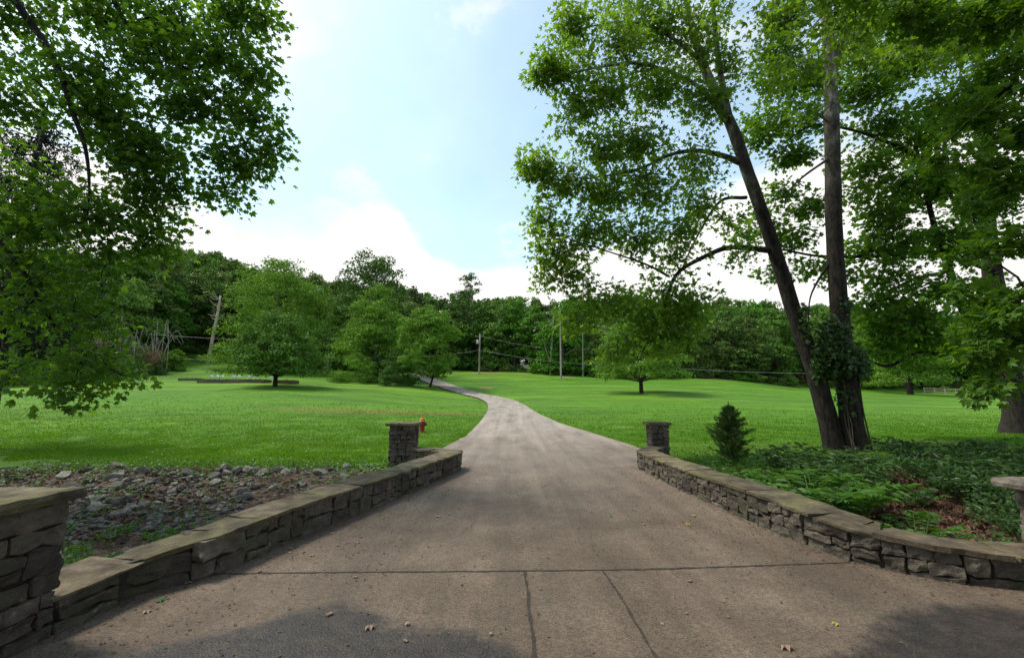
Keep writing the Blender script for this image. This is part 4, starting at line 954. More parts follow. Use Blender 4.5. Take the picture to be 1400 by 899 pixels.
for row, (dY, step, j) in enumerate(((0, 31, 4), (11, 34, 5), (26, 30, 7), (46, 25, 9))):
    px = -190 + row * 9
    while px < 1600:
        Y = np.interp(px, [e[0] for e in EDGE], [e[1] for e in EDGE]) + dY + rr.uniform(-j, j) * .6
        g = ground_at(px, Y); cap_row = np.interp(px, [e[0] for e in SKY_], [e[1] for e in SKY_])
        Hs = float(at(px, cap_row, Y)[2] - g[2])
        k = rr.randrange(6); pr, h0 = protos[k]
        Hw = Hs * (1.0 if row == 3 else rr.uniform(.78, .99)) if row > 0 else min(Hs * rr.uniform(.62, .95), 19)
        Hw = min(max(Hw * rr.uniform(.93, 1.05), 6), 24)
        s = Hw / h0; sxy = min(max(s, .8), 1.35) * rr.uniform(.9, 1.15)
        lab = f'{sh_name[k]} green tree, {rown[row]} {region(px)}'
        if len(lab.split()) > 16: lab = f'{sh_name[k]} tree, {rown[row]} {region(px)}'
        words = lab.split()
        if len(words) > 16: lab = ' '.join(words[:16])
        grp = 'woodland trees round the lawns'
        if k not in used:
            used.add(k); o = pr; o.location = tuple(g); o.rotation_euler = (0, 0, rr.uniform(0, 6.28)); o.scale = (sxy, sxy, s); o['label'] = lab; o['group'] = grp
        else: copy_tree(pr, tuple(g), rr.uniform(0, 6.28), (sxy, sxy, s), lab, grp)
        px += step * rr.uniform(.75, 1.3) * (105 / max(Y, 60)) ** .7
        ns_ += 1
print('woodland trees', ns_)

# shrubs along the wood edge
shp_ = tree_proto('edge_shrub', 'x', 'shrub', 301, 2.6, 4.2, .1, 26, 3600, .26, 'dome', M['leaf_far'], M['bark_far'], .05)
first = True; px = -120
while px < 1600:
    Y = np.interp(px, [e[0] for e in EDGE], [e[1] for e in EDGE]) - rr.uniform(2, 6)
    if not (560 < px < 605):
        s = rr.uniform(.55, 1.25) * (.8 if px > 600 else 1); g = ground_at(px, Y)
        lab = f'{"tiny" if s < .7 else "large" if s > 1.0 else "middling"} leafy shrub at the wood edge {region(px)}'
        lab = ' '.join(lab.split()[:16])
        if first: shp_.location = tuple(g); shp_.scale = (s,) * 3; shp_['label'] = lab; shp_['group'] = 'shrubs along the wood edge'; first = False
        else: copy_tree(shp_, tuple(g), rr.uniform(0, 6), (s * rr.uniform(.9, 1.3), s, s * rr.uniform(.7, 1.1)), lab, 'shrubs along the wood edge')
    px += rr.uniform(14, 34)
# bamboo like thicket and dark bush beside the drive
def bush(name, label, px, Y, w, h, seed, mat, nf=9000, fs=.2, nl=30, tmpl=None):
    o = tree_proto(name, label, 'bush', seed, h, w, .05, nl, nf, fs, 'dome', mat, M['bark_far'], .05); return place(o, px, Y)
bush('thicket_bush', 'long light green thicket left of the dark bush near the drive', 484, 72, 8.0, 4.6, 310, M['leaf_light'])
bush('dark_bush', 'round dark green bush at the corner where the drive disappears', 541, 69, 5.8, 5.6, 311, M['leaf_round'])
bush('dark_bush', 'middle green bush between the thicket and the dark bush', 520, 76, 5.0, 5.6, 312, M['leaf_round'])
bush('small_bush', 'small pale bush left of the dark bush at the left wood edge', 238, 84, 4.2, 4.2, 313, M['leaf_light'])
bush('thicket_bush', 'tangled green bush below the reddish dead brush', 196, 76, 8, 4.6, 314, M['leaf_round'])
bush('thicket_bush', 'tangled green bush left of the dead brush behind the hanging boughs', 145, 68, 8, 5.6, 315, M['leaf_round'])
bush('dark_bush', 'dark bushes at the far left lawn edge seen below the spruce', 60, 62, 11, 6, 316, M['leaf_round'], nf=11000, nl=44)
bush('dark_bush', 'dark bush at the left photo edge beyond the lawn', -30, 60, 12, 6.5, 317, M['leaf_round'], nf=11000, nl=44)

# dead brush with bare stems at left
RS = np.random.RandomState(44); rr = random.Random(44)
for (px, Y, lab, n_) in ((168, 73, 'reddish brown dead brush with bare arching stems at the left lawn edge', 30), (218, 79, 'bare pale vine stems beside the dead brush', 26)):
    g = ground_at(px, Y); root = thing('dead_brush', lab, 'dead brush', tuple(g)); s_ = MB(); f_ = MB(); P_ = []
    for k in range(n_):
        x0 = rr.uniform(-3.6, 3.6); y0 = rr.uniform(-1, 2) - 3.5; hh = rr.uniform(3, 9.5); lx = rr.uniform(-2, 2.4)
        P = [(x0, y0, -.2), (x0 + lx * .2, y0, hh * .5), (x0 + lx * .6, y0, hh * .9), (x0 + lx, y0 + .2, hh), (x0 + lx * 1.5, y0 + .3, hh * rr.uniform(.6, .95))]
        tube(s_, spline(P, 3), np.linspace(.07, .03, 13), 4, cap=False)
    for k in range(34):
        c = np.array((rr.uniform(-3.5, 3.5), rr.uniform(-5.6, -3.6), rr.uniform(1.2, 6 if px < 200 else 3.6))); m = 90
        P_.append(c + RS.normal(size=(m, 3)) * np.array((.6, .5, .45)))
    P_ = np.concatenate(P_); m = len(P_); put_leaves(f_, P_, rdir(m), rdir(m), .16 * (.6 + .8 * RS.rand(m)), LANCE)
    s_.build('stems', M['dead_stem'], root); f_.build('dead_leaves', M['reddish'], root)

# pale snag and bare stems
def bare(px, Y, top_row, r0, label, mat, name='dead_tree', lean=0.0, stubs=8, seed=0, fork=False):
    g = ground_at(px, Y); h = top_h(px, top_row, Y); root = thing(name, label, 'dead tree', tuple(g)); rr = random.Random(seed); t_ = MB()
    P = spline([(0, 0, -.3), (lean * .3, 0, h * .35), (lean * .7, .1, h * .7), (lean, 0, h)], 5); tube(t_, P, np.linspace(r0, r0 * .45, len(P)), 9, wob=.12, seed=seed)
    t_.build('trunk', mat, root, smooth=True); b_ = MB()
    for k in range(stubs):
        i = rr.randrange(len(P) // 2, len(P)); a = rr.uniform(0, 6.28); l = rr.uniform(.5, 2.4) * h / 15; d = np.array((math.cos(a), math.sin(a) * .5, rr.uniform(-.1, .7)))
        tube(b_, [P[i], P[i] + d * l * .6, P[i] + d * l + UP * .2 * l], [r0 * .22, r0 * .14, .02], 5)
    if fork: tube(b_, spline([P[3], P[6] + np.array((-1.2, 0, 0)), P[10] + np.array((-2.4, 0, 0))], 3), np.linspace(r0 * .6, .03, 7), 6)
    b_.build('branches', mat, root); return root
bare(285, 99, 404, .42, 'tall bare pale snag standing alone at the top of the left lawn', M['bark_snag'], lean=1.1, stubs=14, seed=1)
bare(752, 98, 432, .26, 'leaning bare grey trunk before the wood right of the utility pole', M['dead_stem'], lean=1.0, seed=2, fork=True)
bare(767, 88, 425, .20, 'thin upright bare stem standing on the rise in front of the wood', M['dead_stem'], lean=.1, stubs=10, seed=3)
bare(448, 100, 452, .22, 'bare stem in the gap right of the round lawn tree', M['dead_stem'], lean=-.2, seed=4)
bare(797, 96, 452, .2, 'bare stem half hidden behind the hanging sycamore leaves', M['dead_stem'], lean=.2, seed=5)

# ------------------------------------------------------------------ utility pole and wires
gp = ground_at(655, 100); ph = top_h(655, 457, 100)
up = thing('utility_pole', 'wooden utility pole with a grey transformer beyond the bend of the drive', 'utility pole', tuple(gp))
m_ = MB(); tube(m_, [(0, 0, -.3), (.04, 0, ph * .5), (.1, 0, ph)], [.20, .17, .14], 10); m_.build('post', M['pole_wood'], up, smooth=True)
m_ = MB(); lathe(m_, [(.20, 0), (.26, .04), (.26, .75), (.20, .82), (.08, .9)], 14, (0, 0, 1), (-.42, -.2, ph - 2.2)); m_.build('transformer', M['grey_metal'], up)
m_ = MB(); box(m_, (-.9, -.06, ph - .55), (1.0, .06, ph - .43)); m_.build('cross_arm', M['pole_wood'], up)
for x in (-.8, .1, .9):
    m_ = MB(); lathe(m_, [(.05, 0), (.08, .05), (.05, .12), (.07, .17), (.03, .22)], 8, (0, 0, 1), (x, 0, ph - (.43 if x != .1 else -.0))); m_.build('insulator', M['ceramic'], up)
def wire(a, b, sag, label, r=.018):
    a = np.array(a); b = np.array(b); t = np.linspace(0, 1, 30)[:, None]; P = a + (b - a) * t - UP * sag * 4 * t * (1 - t)
    o = thing('power_line', label, 'power line', tuple(a)); m_ = MB(); tube(m_, P - a, r, 4, cap=False); m_.build('cable', M['wire'], o)
tp = gp + np.array((.1, 0, ph))
lp2 = at(150, 452, 84); rp2 = at(1180, 500, 88)
wire(tp + (0, 0, -.3), at(835, 478, 96), 1.2, 'upper power line running right from the utility pole')
wire(tp + (0, 0, -3.6), at(860, 500, 92), .8, 'bright lower cable sloping right from the utility pole', .026)
wire(tp + (0, 0, -3.6), at(470, 486, 94), 1.0, 'lower cable running left from the utility pole')
wire(at(135, 450, 80), at(440, 466, 90), .6, 'upper power line passing behind the bare snag')
wire(at(130, 484, 80), at(440, 494, 90), .4, 'lower power line passing behind the bare snag')
wire(at(840, 496, 90), at(1180, 510, 84), .7, 'long cable crossing in front of the right wood', .022)

# ------------------------------------------------------------------ raised beds behind the round tree, white boxes, rail fence
def timber_bed(px0, px1, Y, h, label, y2=2.0):
    a = ground_at(px0, Y); b = ground_at(px1, Y); root = thing('raised_bed', label, 'raised bed', tuple((a + b) / 2), 'timber raised beds on the left lawn')
    L_ = abs(b[0] - a[0]); m_ = MB(); box(m_, (-L_ / 2, -y2 / 2, -.6), (L_ / 2, -y2 / 2 + .14, h)); box(m_, (-L_ / 2, y2 / 2 - .14, -.6), (L_ / 2, y2 / 2, h))
    box(m_, (-L_ / 2, -y2 / 2 + .142, -.6), (-L_ / 2 + .14, y2 / 2 - .142, h)); box(m_, (L_ / 2 - .14, -y2 / 2 + .142, -.6), (L_ / 2, y2 / 2 - .142, h)); m_.build('timber_edge', M['timber'], root)
    global RS
    RS = np.random.RandomState(int(px0)); s_ = MB(); m = int(L_ * 60); p = np.c_[RS.uniform(-L_ / 2 + .15, L_ / 2 - .15, m), RS.uniform(-y2 / 2 + .2, y2 / 2 - .2, m), h - .12 + .2 * RS.rand(m) ** 2]
    box(s_, (-L_ / 2 + .142, -y2 / 2 + .142, -.5), (L_ / 2 - .142, y2 / 2 - .142, h - .12)); s_.build('soil', M['mortar'], root)
    f_ = MB(); put_leaves(f_, p, rdir(m), rdir(m) + UP, np.full(m, .16), LEAF1); f_.build('plants', M['leaf_round'], root)
timber_bed(276, 366, 62, .42, 'long low dark timber edged bed left of the round tree'); timber_bed(378, 404, 61, .45, 'short timber edged bed just right of the round tree trunk')
timber_bed(250, 274, 66, .25, 'short low bed of pale logs at the left end of the beds')
wbx = [288, 295, 302, 319, 325, 340, 348, 370]
for i, px in enumerate(wbx):
    g = ground_at(px, 67.5); o = thing('white_chair', 'small white garden chair in the row behind the timber beds left of the round tree', 'chair', tuple(g), 'white chairs behind the beds', rr.uniform(-.4, .4))
    m_ = MB(); box(m_, (-.25, -.25, .42), (.25, .25, .47)); m_.build('seat', M['white_paint'], o)
    m_ = MB(); box(m_, (-.25, .25, .472), (.25, .29, .78)); m_.build('backrest', M['white_paint'], o)
    for sx_ in (-.22, .22):
        for sy_ in (-.22, .22):
            m_ = MB(); tube(m_, [(sx_, sy_, -.05), (sx_, sy_, .42)], .025, 6); m_.build('leg', M['white_paint'], o)
a = ground_at(1264, 104); b = ground_at(1322, 104)
fr = thing('rail_fence', 'pale split rail fence far away at the end of the right lawn', 'fence', tuple(a))
L_ = b[0] - a[0]; nP = 5
for k in range(nP):
    m_ = MB(); x = L_ * k / (nP - 1); z = tz(a[0] + x, 104) - a[2]; box(m_, (x - .09, -.09, z - .2), (x + .09, .09, z + 1.25)); m_.build('post', M['rail_wood'], fr)
for hz_ in (.45, .8, 1.12):
    m_ = MB(); z1 = b[2] - a[2]; tube(m_, [(0, -.13, hz_), (L_ / 2, -.13, hz_ + z1 / 2), (L_, -.13, hz_ + z1)], .065, 6); m_.build('rail', M['rail_wood'], fr)

# ------------------------------------------------------------------ near plants
def cedar(px, Y, h, w, label, seed):
    global RS
    RS = np.random.RandomState(seed); rr = random.Random(seed); g = ground_at(px, Y); root = thing('young_cedar', label, 'conifer', tuple(g)); tm = MB(); P_, T_ = [], []
    tube(tm, [(0, 0, -.1), (.02, 0, h * .6), (0, 0, h)], [.045, .03, .008], 6)
    for k in range(250):
        z = rr.uniform(.12, .98) * h; v = z / h; L_ = w / 2 * (math.sin(math.pi * min(1, (v * .9 + .12))) ** .7) * rr.uniform(.45, 1.45) * (1 - v * .55); a = rr.uniform(0, 6.28)
        d = np.array((math.cos(a), math.sin(a), rr.uniform(.35, 1.0))); P = [np.array((0, 0, z - .12)), np.array((0, 0, z - .12)) + d * L_ * .5, np.array((0, 0, z - .12)) + d * L_ * np.array((1, 1, .8))]
        tube(tm, P, [.008, .005, .002], 3, cap=False); m = 46; t = RS.rand(m, 1) ** .6; pos = P[0] + (P[2] - P[0]) * t + RS.normal(size=(m, 3)) * .035 * (1.3 - t)
        P_.append(pos); T_.append(np.tile(d, (m, 1)) + RS.normal(size=(m, 3)) * .5)
    P_ = np.concatenate(P_); T_ = np.concatenate(T_); m = len(P_); c_ = MB(); put_leaves(c_, P_, T_, rdir(m), .060 * (.6 + .8 * RS.rand(m)), LANCE)
    tm.build('stem', M['twig'], root); c_.build('foliage', M['needle'], root)
cedar(1002, 11.2, 1.55, 1.05, 'young bushy cedar standing behind the right wall', 3)

def fern_clump(x, y, rad, n_, hgt, label, seed, mat, name='fern_plant', lw=.17, cat='fern', group=None):
    """compound leaves: arching stalks each with paired leaflets"""
    global RS
    RS = np.random.RandomState(seed); rr = random.Random(seed); z0 = tz(x, y); root = thing(name, label, cat, (x, y, z0), group); s_ = MB(); P_, T_, N_, S_ = [], [], [], []
    for k in range(n_):
        a = rr.uniform(0, 6.28); r0 = rad * rr.random() ** .6; b = np.array((math.cos(a) * r0, math.sin(a) * r0, 0.0)); b[2] = tz(x + b[0], y + b[1]) - z0
        a2 = a + rr.uniform(-.9, .9); L_ = hgt * rr.uniform(.45, 1.3); d = np.array((math.cos(a2), math.sin(a2), 0)); t = np.linspace(0, 1, 8)[:, None]
        C_ = b + d * L_ * .75 * t + UP * (L_ * (1.35 * t - .80 * t ** 2)); tube(s_, C_, np.linspace(.006, .002, 8), 3, cap=False)
        pr_ = 9; tt = np.linspace(.25, 1, pr_); pos = np.array([np.interp(tt, t[:, 0], C_[:, i]) for i in range(3)]).T; side = np.array((-d[1], d[0], 0))
        for sg in (-1, 1):
            ln = lw * L_ / .6 * np.sin(np.linspace(.5, 2.9, pr_)) ** .8
            jt = 1.0 if name == 'fern_plant' else 2.2; P_.append(pos); T_.append(np.tile(side * sg + d * .45 + UP * .05, (pr_, 1)) + RS.normal(size=(pr_, 3)) * .16 * jt); N_.append(np.tile(UP, (pr_, 1)) + RS.normal(size=(pr_, 3)) * .35 * jt); S_.append(ln * (.85 + .3 * RS.rand(pr_)) * (1 if jt == 1 else .72))
    f_ = MB(); put_leaves(f_, np.concatenate(P_), np.concatenate(T_), np.concatenate(N_), np.concatenate(S_), LANCE)
    s_.build('stalks', M['fern'], root); f_.build('leaves', mat, root)
fern_clump(4.25, 7.9, .55, 60, .50, 'bright leafy fern clump just behind the right wall below the cedar', 1, M['fern'])
fern_clump(4.75, 7.5, .80, 170, .78, 'large bright fern clump overhanging the middle of the right wall', 2, M['fern'])
fern_clump(4.5, 9.2, .5, 45, .45, 'small fern clump behind the right wall left of the cedar', 3, M['fern'])
fern_clump(4.55, 5.35, .42, 50, .36, 'low bright fern on the leaf litter behind the near bend of the right wall', 4, M['fern'])
fern_clump(5.75, 5.0, .40, 34, .30, 'small weeds on the leaf litter beside the pale pillar', 5, M['fern'])
fern_clump(6.35, 9.2, .75, 170, .85, 'dark leafy shrub behind the large fern clump', 6, M['leaf_dark'], 'leafy_shrub', cat='shrub')
fern_clump(5.25, 6.0, .35, 30, .40, 'fern tuft at the wall side of the brown leaf litter', 21, M['fern'])
fern_clump(6.6, 7.9, .4, 40, .45, 'fern tuft in the middle of the brown leaf litter', 22, M['leaf_dark'])
fern_clump(7.0, 5.9, .5, 60, .5, 'leafy tuft right behind the pale pillar', 23, M['leaf_dark'], 'leafy_shrub', cat='shrub')
fern_clump(-3.05, 6.3, .28, 26, .25, 'bright green weed behind the left wall among the rocks', 7, M['fern'], 'leafy_weed', cat='weed')
fern_clump(-2.65, 7.9, .30, 30, .28, 'bright green weed behind the far half of the left wall', 8, M['fern'], 'leafy_weed', cat='weed')
fern_clump(-4.6, 5.1, .35, 24, .22, 'pale green weed in the ditch close to the left pillar', 9, M['fern'], 'leafy_weed', cat='weed')
fern_clump(-3.5, 9.6, .35, 26, .25, 'green weed at the foot of the lawn bank near the small left pillar', 10, M['fern'], 'leafy_weed', cat='weed')
fern_clump(8.6, 7.9, .9, 190, .85, 'dark leafy shrub mass behind the pale pillar', 13, M['leaf_dark'], 'leafy_shrub', cat='shrub')
fern_clump(10.2, 9.9, 1.3, 230, .85, 'dark leafy shrub mass right of the upright sycamore', 14, M['leaf_dark'], 'leafy_shrub', cat='shrub')
fern_clump(5.2, 10.6, .8, 70, .35, 'pale undergrowth round the foot of the cedar', 12, M['fern'], 'leafy_shrub', cat='shrub')

def cover(name, label, n_, f, size, mat, tmpl, zs, seed, tipup=.4, cat='ground cover'):
    """ground cover of single leaves over an area given by rejection function f"""
    global RS
    RS = np.random.RandomState(seed); pts = f(n_); z = terr(pts[:, 0], pts[:, 1]); m = len(pts)
    hh = zs(pts) if callable(zs) else zs
    P = np.c_[pts, z + .01 + RS.rand(m) ** 1.3 * hh]; mb_ = MB()
    put_leaves(mb_, P, RS.normal(size=(m, 3)) + UP * tipup, UP + RS.normal(size=(m, 3)) * .5, size * (.5 + .9 * RS.rand(m)), tmpl)
    o = mb_.build(name, mat); return tag(o, label, cat, kind='stuff')
def region_pts(x0, x1, y0, y1, dens_fn):
    def f(n_):
        p = np.c_[RS.uniform(x0, x1, n_ * 3), RS.uniform(y0, y1, n_ * 3)]; k = dens_fn(p[:, 0], p[:, 1]); p = p[RS.rand(len(p)) < k]; return p[:n_]
    return f
def ns2(x, y, s, o=0): return np.array([fnoise((a * s + o, b * s, o)) for a, b in zip(x, y)])
def right_of_wall(x, y): return x > np.interp(-y, -RW[:, 1], RW[:, 0]) + .5
def left_of_wall(x, y): return x < np.interp(y, LW[:, 1], LW[:, 0]) - .48
lit = lambda x, y: np.exp(-(((x - .84 * y - .1) / (.55 + .05 * y)) ** 2 + ((y - 7.2) / 2.6) ** 2) ** 1.5)
cover('ivy_ground_cover', 'dark leafy ground cover carpeting the bank behind the right wall', 26000,
      region_pts(3.4, 16, 4.4, 11.4, lambda x, y: right_of_wall(x, y) * np.clip(.25 + (ns2(x, y, 1.2) > -.12) * .75 - lit(x, y) * 1.3, 0, 1) * np.clip((x - 3.8) / 1.5, .1, 1) * (.10 + .90 * (x > .98 * y)) * (.25 + .75 * (x > 6.4)) * np.clip((11.6 - y) / 1.5, 0, 1) * np.clip((8 / y) ** 1.5, .2, 1)), .062, M['leaf_dark'], LEAF3, lambda p: .10 + .40 * sst((p[:, 0] - 5.2) / 2.5) * (.4 + 1.2 * np.clip(.5 + ns2(p[:, 0], p[:, 1], 1.6, 4), 0, 1)), 2)
cover('leaf_litter', 'brown fallen leaves covering the ground behind the right wall', 12000,
      region_pts(3.4, 10.5, 4.4, 10.6, lambda x, y: right_of_wall(x, y) * np.clip(.15 + lit(x, y) * 1.2, 0, 1)), .075, M['litter'], LEAF3, .04, 3, tipup=.05, cat='leaf litter')
cover('leaf_litter', 'reddish fallen leaves between the rocks behind the left wall', 7000,
      region_pts(-14, -1.3, 3.5, 11, lambda x, y: left_of_wall(x, y) * (ns2(x, y, .9, 4) > -.1) * np.clip(1 - (y - 5) / 14, .2, 1)), .065, M['litter'], LEAF3, .035, 4, tipup=.05, cat='leaf litter')
cover('ditch_weeds', 'small green weeds growing among the rocks in the left ditch', 20000,
      region_pts(-12, -1.5, 4.2, 11.6, lambda x, y: left_of_wall(x, y) * np.clip(.05 + .9 * (ns2(x, y, 1.4, 9) > .02) * (.25 + .75 * (y < 7.6)) + .4 * (y > 10.2), 0, 1) * np.clip((7 / y), .3, 1)), .055, M['fern'], LEAF1, .10, 5, cat='weeds')
cover('bank_weeds', 'thin weeds and seedlings where the right lawn fades into the bank', 6000,
      region_pts(3.4, 15, 8.6, 13, lambda x, y: (x > 4.4) * np.clip(.3 + .7 * (ns2(x, y, 1.1, 19) > 0), 0, 1)), .055, M['fern'], LEAF1, .12, 6, cat='weeds')

cover('clover_flowers', 'tiny white clover flowers dotted over the near left lawn', 900,
      region_pts(-20, -2, 11, 21, lambda x, y: (y > lawn_edge_left(x) + .2) * (x < np.interp(y, DR[:, 0], DR[:, 1]) - .2) * np.clip(.15 + .85 * (ns2(x, y, .6, 29) > .1), 0, 1)), .030, M['white_paint'], LEAF1, .07, 16, cat='flowers')
# grass blades on the near lawns
def blades(n_, x0, x1, y0, y1, keep, seed):
    r = np.random.RandomState(seed); q = 1 / (1 / y0 + (1 / y1 - 1 / y0) * r.rand(n_ * 3)); x = r.rand(n_ * 3) * (x1 - x0) + x0; p = np.c_[x * q / 12.0, q]
    p = p[keep(p[:, 0], p[:, 1])][:n_]; return p
def lawn_ok(x, y):
    dl = np.interp(y, DR[:, 0], DR[:, 1]) + .02; dr_ = np.interp(y, DR[:, 0], DR[:, 2]) - .02
    k = (x < dl) | (x > dr_); k &= ~((x < 0) & (y < lawn_edge_left(x) + .3 * np.sin(x * 3))); k &= ~((x > 0) & (y < 9.3 + .6 * np.sin(x * 2.3))); rq = np.random.RandomState(1).rand(len(x)); k &= rq < np.clip((44 - y) / 26, 0, 1); k &= ~((((x - 13) / 11) ** 2 + ((y - 12.5) / 5) ** 2 < 1) & (rq < .6)); return k
r = np.random.RandomState(5); p = blades(240000, -15, 16, 9.6, 44, lawn_ok, 5); m = len(p)
cl_ = np.array([fnoise((a * .8, b * .8, 3)) + .6 * fnoise((a * 3, b * 3, 3)) for a, b in p]); hh = (.022 + .028 * r.rand(m)) * (1 + .8 * cl_) * (1 + p[:, 1] / 40)
z = terr(p[:, 0], p[:, 1]) - .01 + np.array([fnoise((a * .35, b * .35, 0)) * .05 + fnoise((a * 1.7, b * 1.7, 5)) * .02 for a, b in p])
a_ = r.rand(m) * 6.283; wv = .008 * (.7 + .8 * r.rand(m)) * (.6 + p[:, 1] / 14); b0 = np.c_[p, z]; sd_ = np.c_[np.cos(a_) * wv, np.sin(a_) * wv, np.zeros(m)]
ln = r.normal(size=(m, 2)) * hh[:, None] * .7; tipv = b0 + np.c_[ln, hh]
V = np.stack([b0 - sd_, b0 + sd_, tipv], 1).reshape(-1, 3); mb = MB(); mb.add(V, np.arange(3 * m).reshape(-1, 3))
tag(mb.build('grass', M['blade']), 'short green grass of the lawns on both sides of the drive', 'grass', kind='stuff')

# ------------------------------------------------------------------ riprap rocks in the left ditch
rock_me = []
for s_ in range(8):
    mb = MB(); rr = random.Random(500 + s_); dims = (rr.uniform(.8, 1.3), rr.uniform(.6, .9), rr.uniform(.28, .55))
    p = ST_V.copy(); e = (np.abs(p) ** 4).sum(1) ** .25; q = (p * .35 + p / e[:, None] * .65) * np.array(dims) / 2
    for k in range(5):     # chop facets
        n_ = Vector((rr.gauss(0, 1), rr.gauss(0, 1), rr.gauss(0, .8))).normalized(); n_ = np.array(n_); d = q @ n_; lim = d.max() * rr.uniform(.55, .8); q = q - np.outer(np.maximum(d - lim, 0), n_)
    q = q + np.array([(fnoise((v[0] * 5 + s_, v[1] * 5, v[2] * 5)), fnoise((v[0] * 5, v[1] * 5 + s_, v[2] * 5)), fnoise((v[0] * 5, v[1] * 5, v[2] * 5 + s_))) for v in q]) * .04
    mb.add(q, ST_F); rock_me.append(mb.mesh('riprap_rock', M['rock']))
RS = np.random.RandomState(91); mb = MB(); nq = 0
while nq < 5200:
    x = RS.uniform(-14, -1.9); y = RS.uniform(4.4, 11.2)
    if not left_of_wall(np.array([x]), np.array([y]))[0] or y > lawn_edge_left(x): continue
    if RS.rand() > .10 + .9 * float(sst((y - 6.6) / 1.4)) or RS.rand() > (8 / y) ** 2: continue
    s_ = RS.uniform(.035, .11); v = STC_V * np.array((s_, s_ * RS.uniform(.5, .9), s_ * RS.uniform(.2, .5))) / 2 * (1 + .35 * RS.normal(size=(len(STC_V), 1)) * .5)
    a = RS.rand() * 6.28; t_ = RS.uniform(-.6, .6); c_, q_ = math.cos(a), math.sin(a)
    v = v @ np.array([[1, 0, 0], [0, math.cos(t_), math.sin(t_)], [0, -math.sin(t_), math.cos(t_)]]) @ np.array([[c_, q_, 0], [-q_, c_, 0], [0, 0, 1]])
    mb.add(v + np.array((x, y, tz(x, y) + s_ * .12)), STC_F); nq += 1
tag(mb.build('stone_rubble', M['rubble']), 'small grey stone chips filling the gaps between the riprap rocks', 'rubble', kind='stuff')
rr = random.Random(9); nr_ = 0; placed = []
while nr_ < 296:
    x = rr.uniform(-14, -1.9); y = rr.uniform(5.0, 11.0)
    if not left_of_wall(np.array([x]), np.array([y]))[0] or y > lawn_edge_left(x) - .1: continue
    dens = .18 + .82 * float(sst((y - 7.0) / 1.2)); dens *= 1 if x < -3.2 else .25
    if fnoise((x * .8, y * .8, 33)) < -.25: dens *= .25
    if rr.random() > dens: continue
    sz = rr.choice((.11, .13, .16, .19, .23, .30)) * rr.uniform(.8, 1.15)
    if any((x - a) ** 2 + (y - b) ** 2 < ((sz + c) * .21) ** 2 for a, b, c in placed): continue
    placed.append((x, y, sz))
    o = bpy.data.objects.new('riprap_rock', rock_me[rr.randrange(8)]); COL.objects.link(o)
    o.location = (x, y, tz(x, y) + sz * .10); o.rotation_euler = (rr.uniform(-.5, .5), rr.uniform(-.5, .5), rr.uniform(0, 6.28)); o.scale = (sz,) * 3
    sname = 'small' if sz < .16 else ('medium sized' if sz < .26 else 'large')
    where = 'on the bank below the left lawn' if y > 7.6 else 'low in the left ditch'
    where += ', at the left photo edge' if x / y < -1.02 else (', above the big pillar cap' if x / y < -.85 else (', left of middle' if x / y < -.68 else (', right of middle' if x / y < -.5 else ', nearest the small pillar')))
    tag(o, f'{sname} grey rock {where}', 'rock', 'loose rocks in the left ditch'); nr_ += 1

# ------------------------------------------------------------------ fallen leaves on the drive
def leaf_obj(x, y, s, mat, label, seed, z=.010):
    rr = random.Random(seed); v = LEAF5[0].copy(); s *= .64; v[:, 2] = v[:, 2] * 1.6 + .07 * np.abs(v[:, 0]) + .06; mb = MB(); mb.add(v * s, LEAF5[1])
    o = mb.build('fallen_leaf', mat, loc=(x, y, z)); o.rotation_euler = (rr.uniform(-.12, .12), rr.uniform(-.12, .12), rr.uniform(0, 6.28)); return tag(o, label, 'leaf', 'fallen leaves on the drive')
def gp_(px, py):
    x, y, w = ray(px, py); t = -EYE / w; return x * t, y * t
leaf_obj(*gp_(217, 821), .10, M['green_leaf'], 'green fallen leaf on the drive near the left pillar', 1)
leaf_obj(*gp_(950, 706), .10, M['yellow_leaf'], 'farther of two yellow leaves on the drive by the right wall', 2)
leaf_obj(*gp_(941, 717), .10, M['yellow_leaf'], 'nearer of two yellow leaves on the drive by the right wall', 3)
leaf_obj(*gp_(1143, 853), .07, M['yellow_leaf'], 'small yellow leaf at the lower right of the drive', 4)
leaf_obj(*gp_(833, 706), .08, M['green_leaf'], 'small green leaf in the middle of the drive', 5)
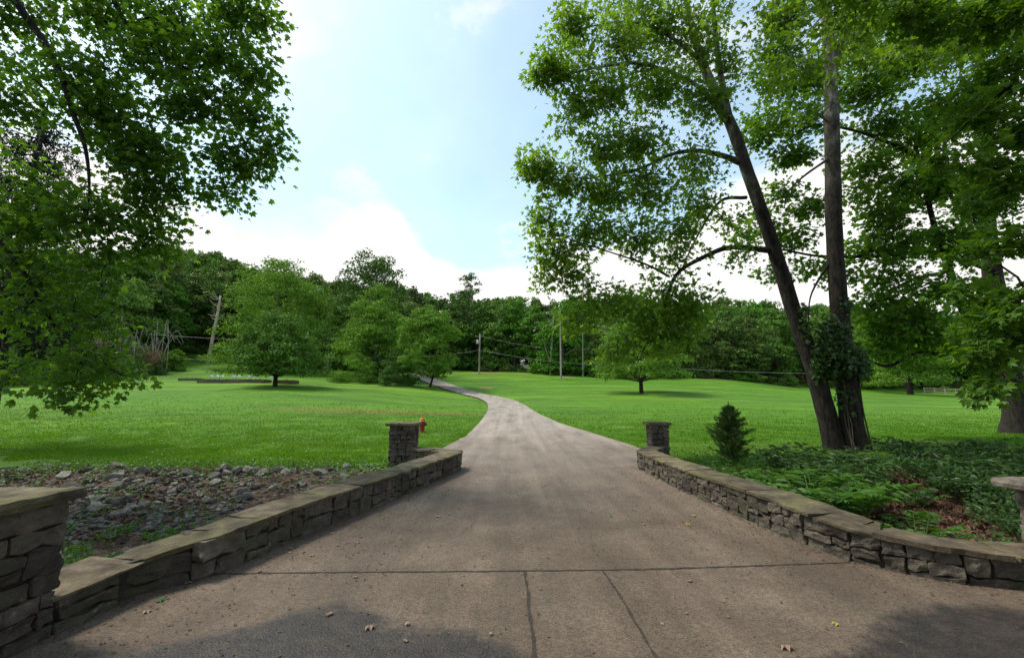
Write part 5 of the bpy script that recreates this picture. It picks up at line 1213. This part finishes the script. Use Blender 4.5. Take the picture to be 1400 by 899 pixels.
leaf_obj(*gp_(1073, 884), .11, M['brown_leaf'], 'reddish brown leaf at the bottom edge of the drive', 6)
leaf_obj(*gp_(200, 836), .08, M['brown_leaf'], 'orange brown leaf beside the green one near the left pillar', 7)
leaf_obj(*gp_(258, 798), .08, M['brown_leaf'], 'brown leaf at the foot of the left wall near the joint', 8)
leaf_obj(*gp_(452, 841), .08, M['brown_leaf'], 'brown leaf on the dark stain at the bottom left', 9)
leaf_obj(*gp_(505, 857), .10, M['brown_leaf'], 'brown leaf at the lower edge right of the dark stain', 10)
leaf_obj(*gp_(598, 707), .12, M['brown_leaf'], 'pinkish brown leaf in the middle left of the drive', 11)
rr = random.Random(66)
for k in range(46):
    if k < 24:
        px, py = rr.gauss(435, 55), rr.gauss(745, 22); lab = 'pale brown leaf in the scatter at the foot of the left wall'
    elif k < 34: px, py = rr.uniform(500, 1100), rr.uniform(790, 880); lab = 'small dry leaf on the nearest part of the drive'
    else: px, py = rr.uniform(560, 1000), rr.uniform(660, 770); lab = 'small dry leaf on the middle of the drive'
    x, y = gp_(px, py)
    if x < np.interp(y, LW[:, 1], LW[:, 0]) + .1 or x > np.interp(-y, -RW[:, 1], RW[:, 0]) - .1: continue
    leaf_obj(x, y, rr.uniform(.035, .075), M['brown_leaf'], lab, 100 + k)
RS = np.random.RandomState(12); mb = MB(); P_ = []
while len(P_) < 3600:
    y = 3 + RS.rand() * 8; l = np.interp(y, LW[:, 1], LW[:, 0]) + .05; rt = np.interp(-y, -RW[:, 1], RW[:, 0]) - .05
    t = RS.rand(); t = t if RS.rand() < .35 else (RS.rand() ** 3 * .25 if RS.rand() < .5 else 1 - RS.rand() ** 3 * .25)
    P_.append((l + (rt - l) * t, y, .006))
P_ = np.array(P_); m = len(P_); put_leaves(mb, P_, RS.normal(size=(m, 3)) * np.array((1, 1, .1)), UP + RS.normal(size=(m, 3)) * .25, .022 * (.5 + RS.rand(m)), LEAF1)
tag(mb.build('drive_debris', M['litter']), 'tiny bits of twig and dry leaf strewn over the drive', 'debris', kind='stuff')
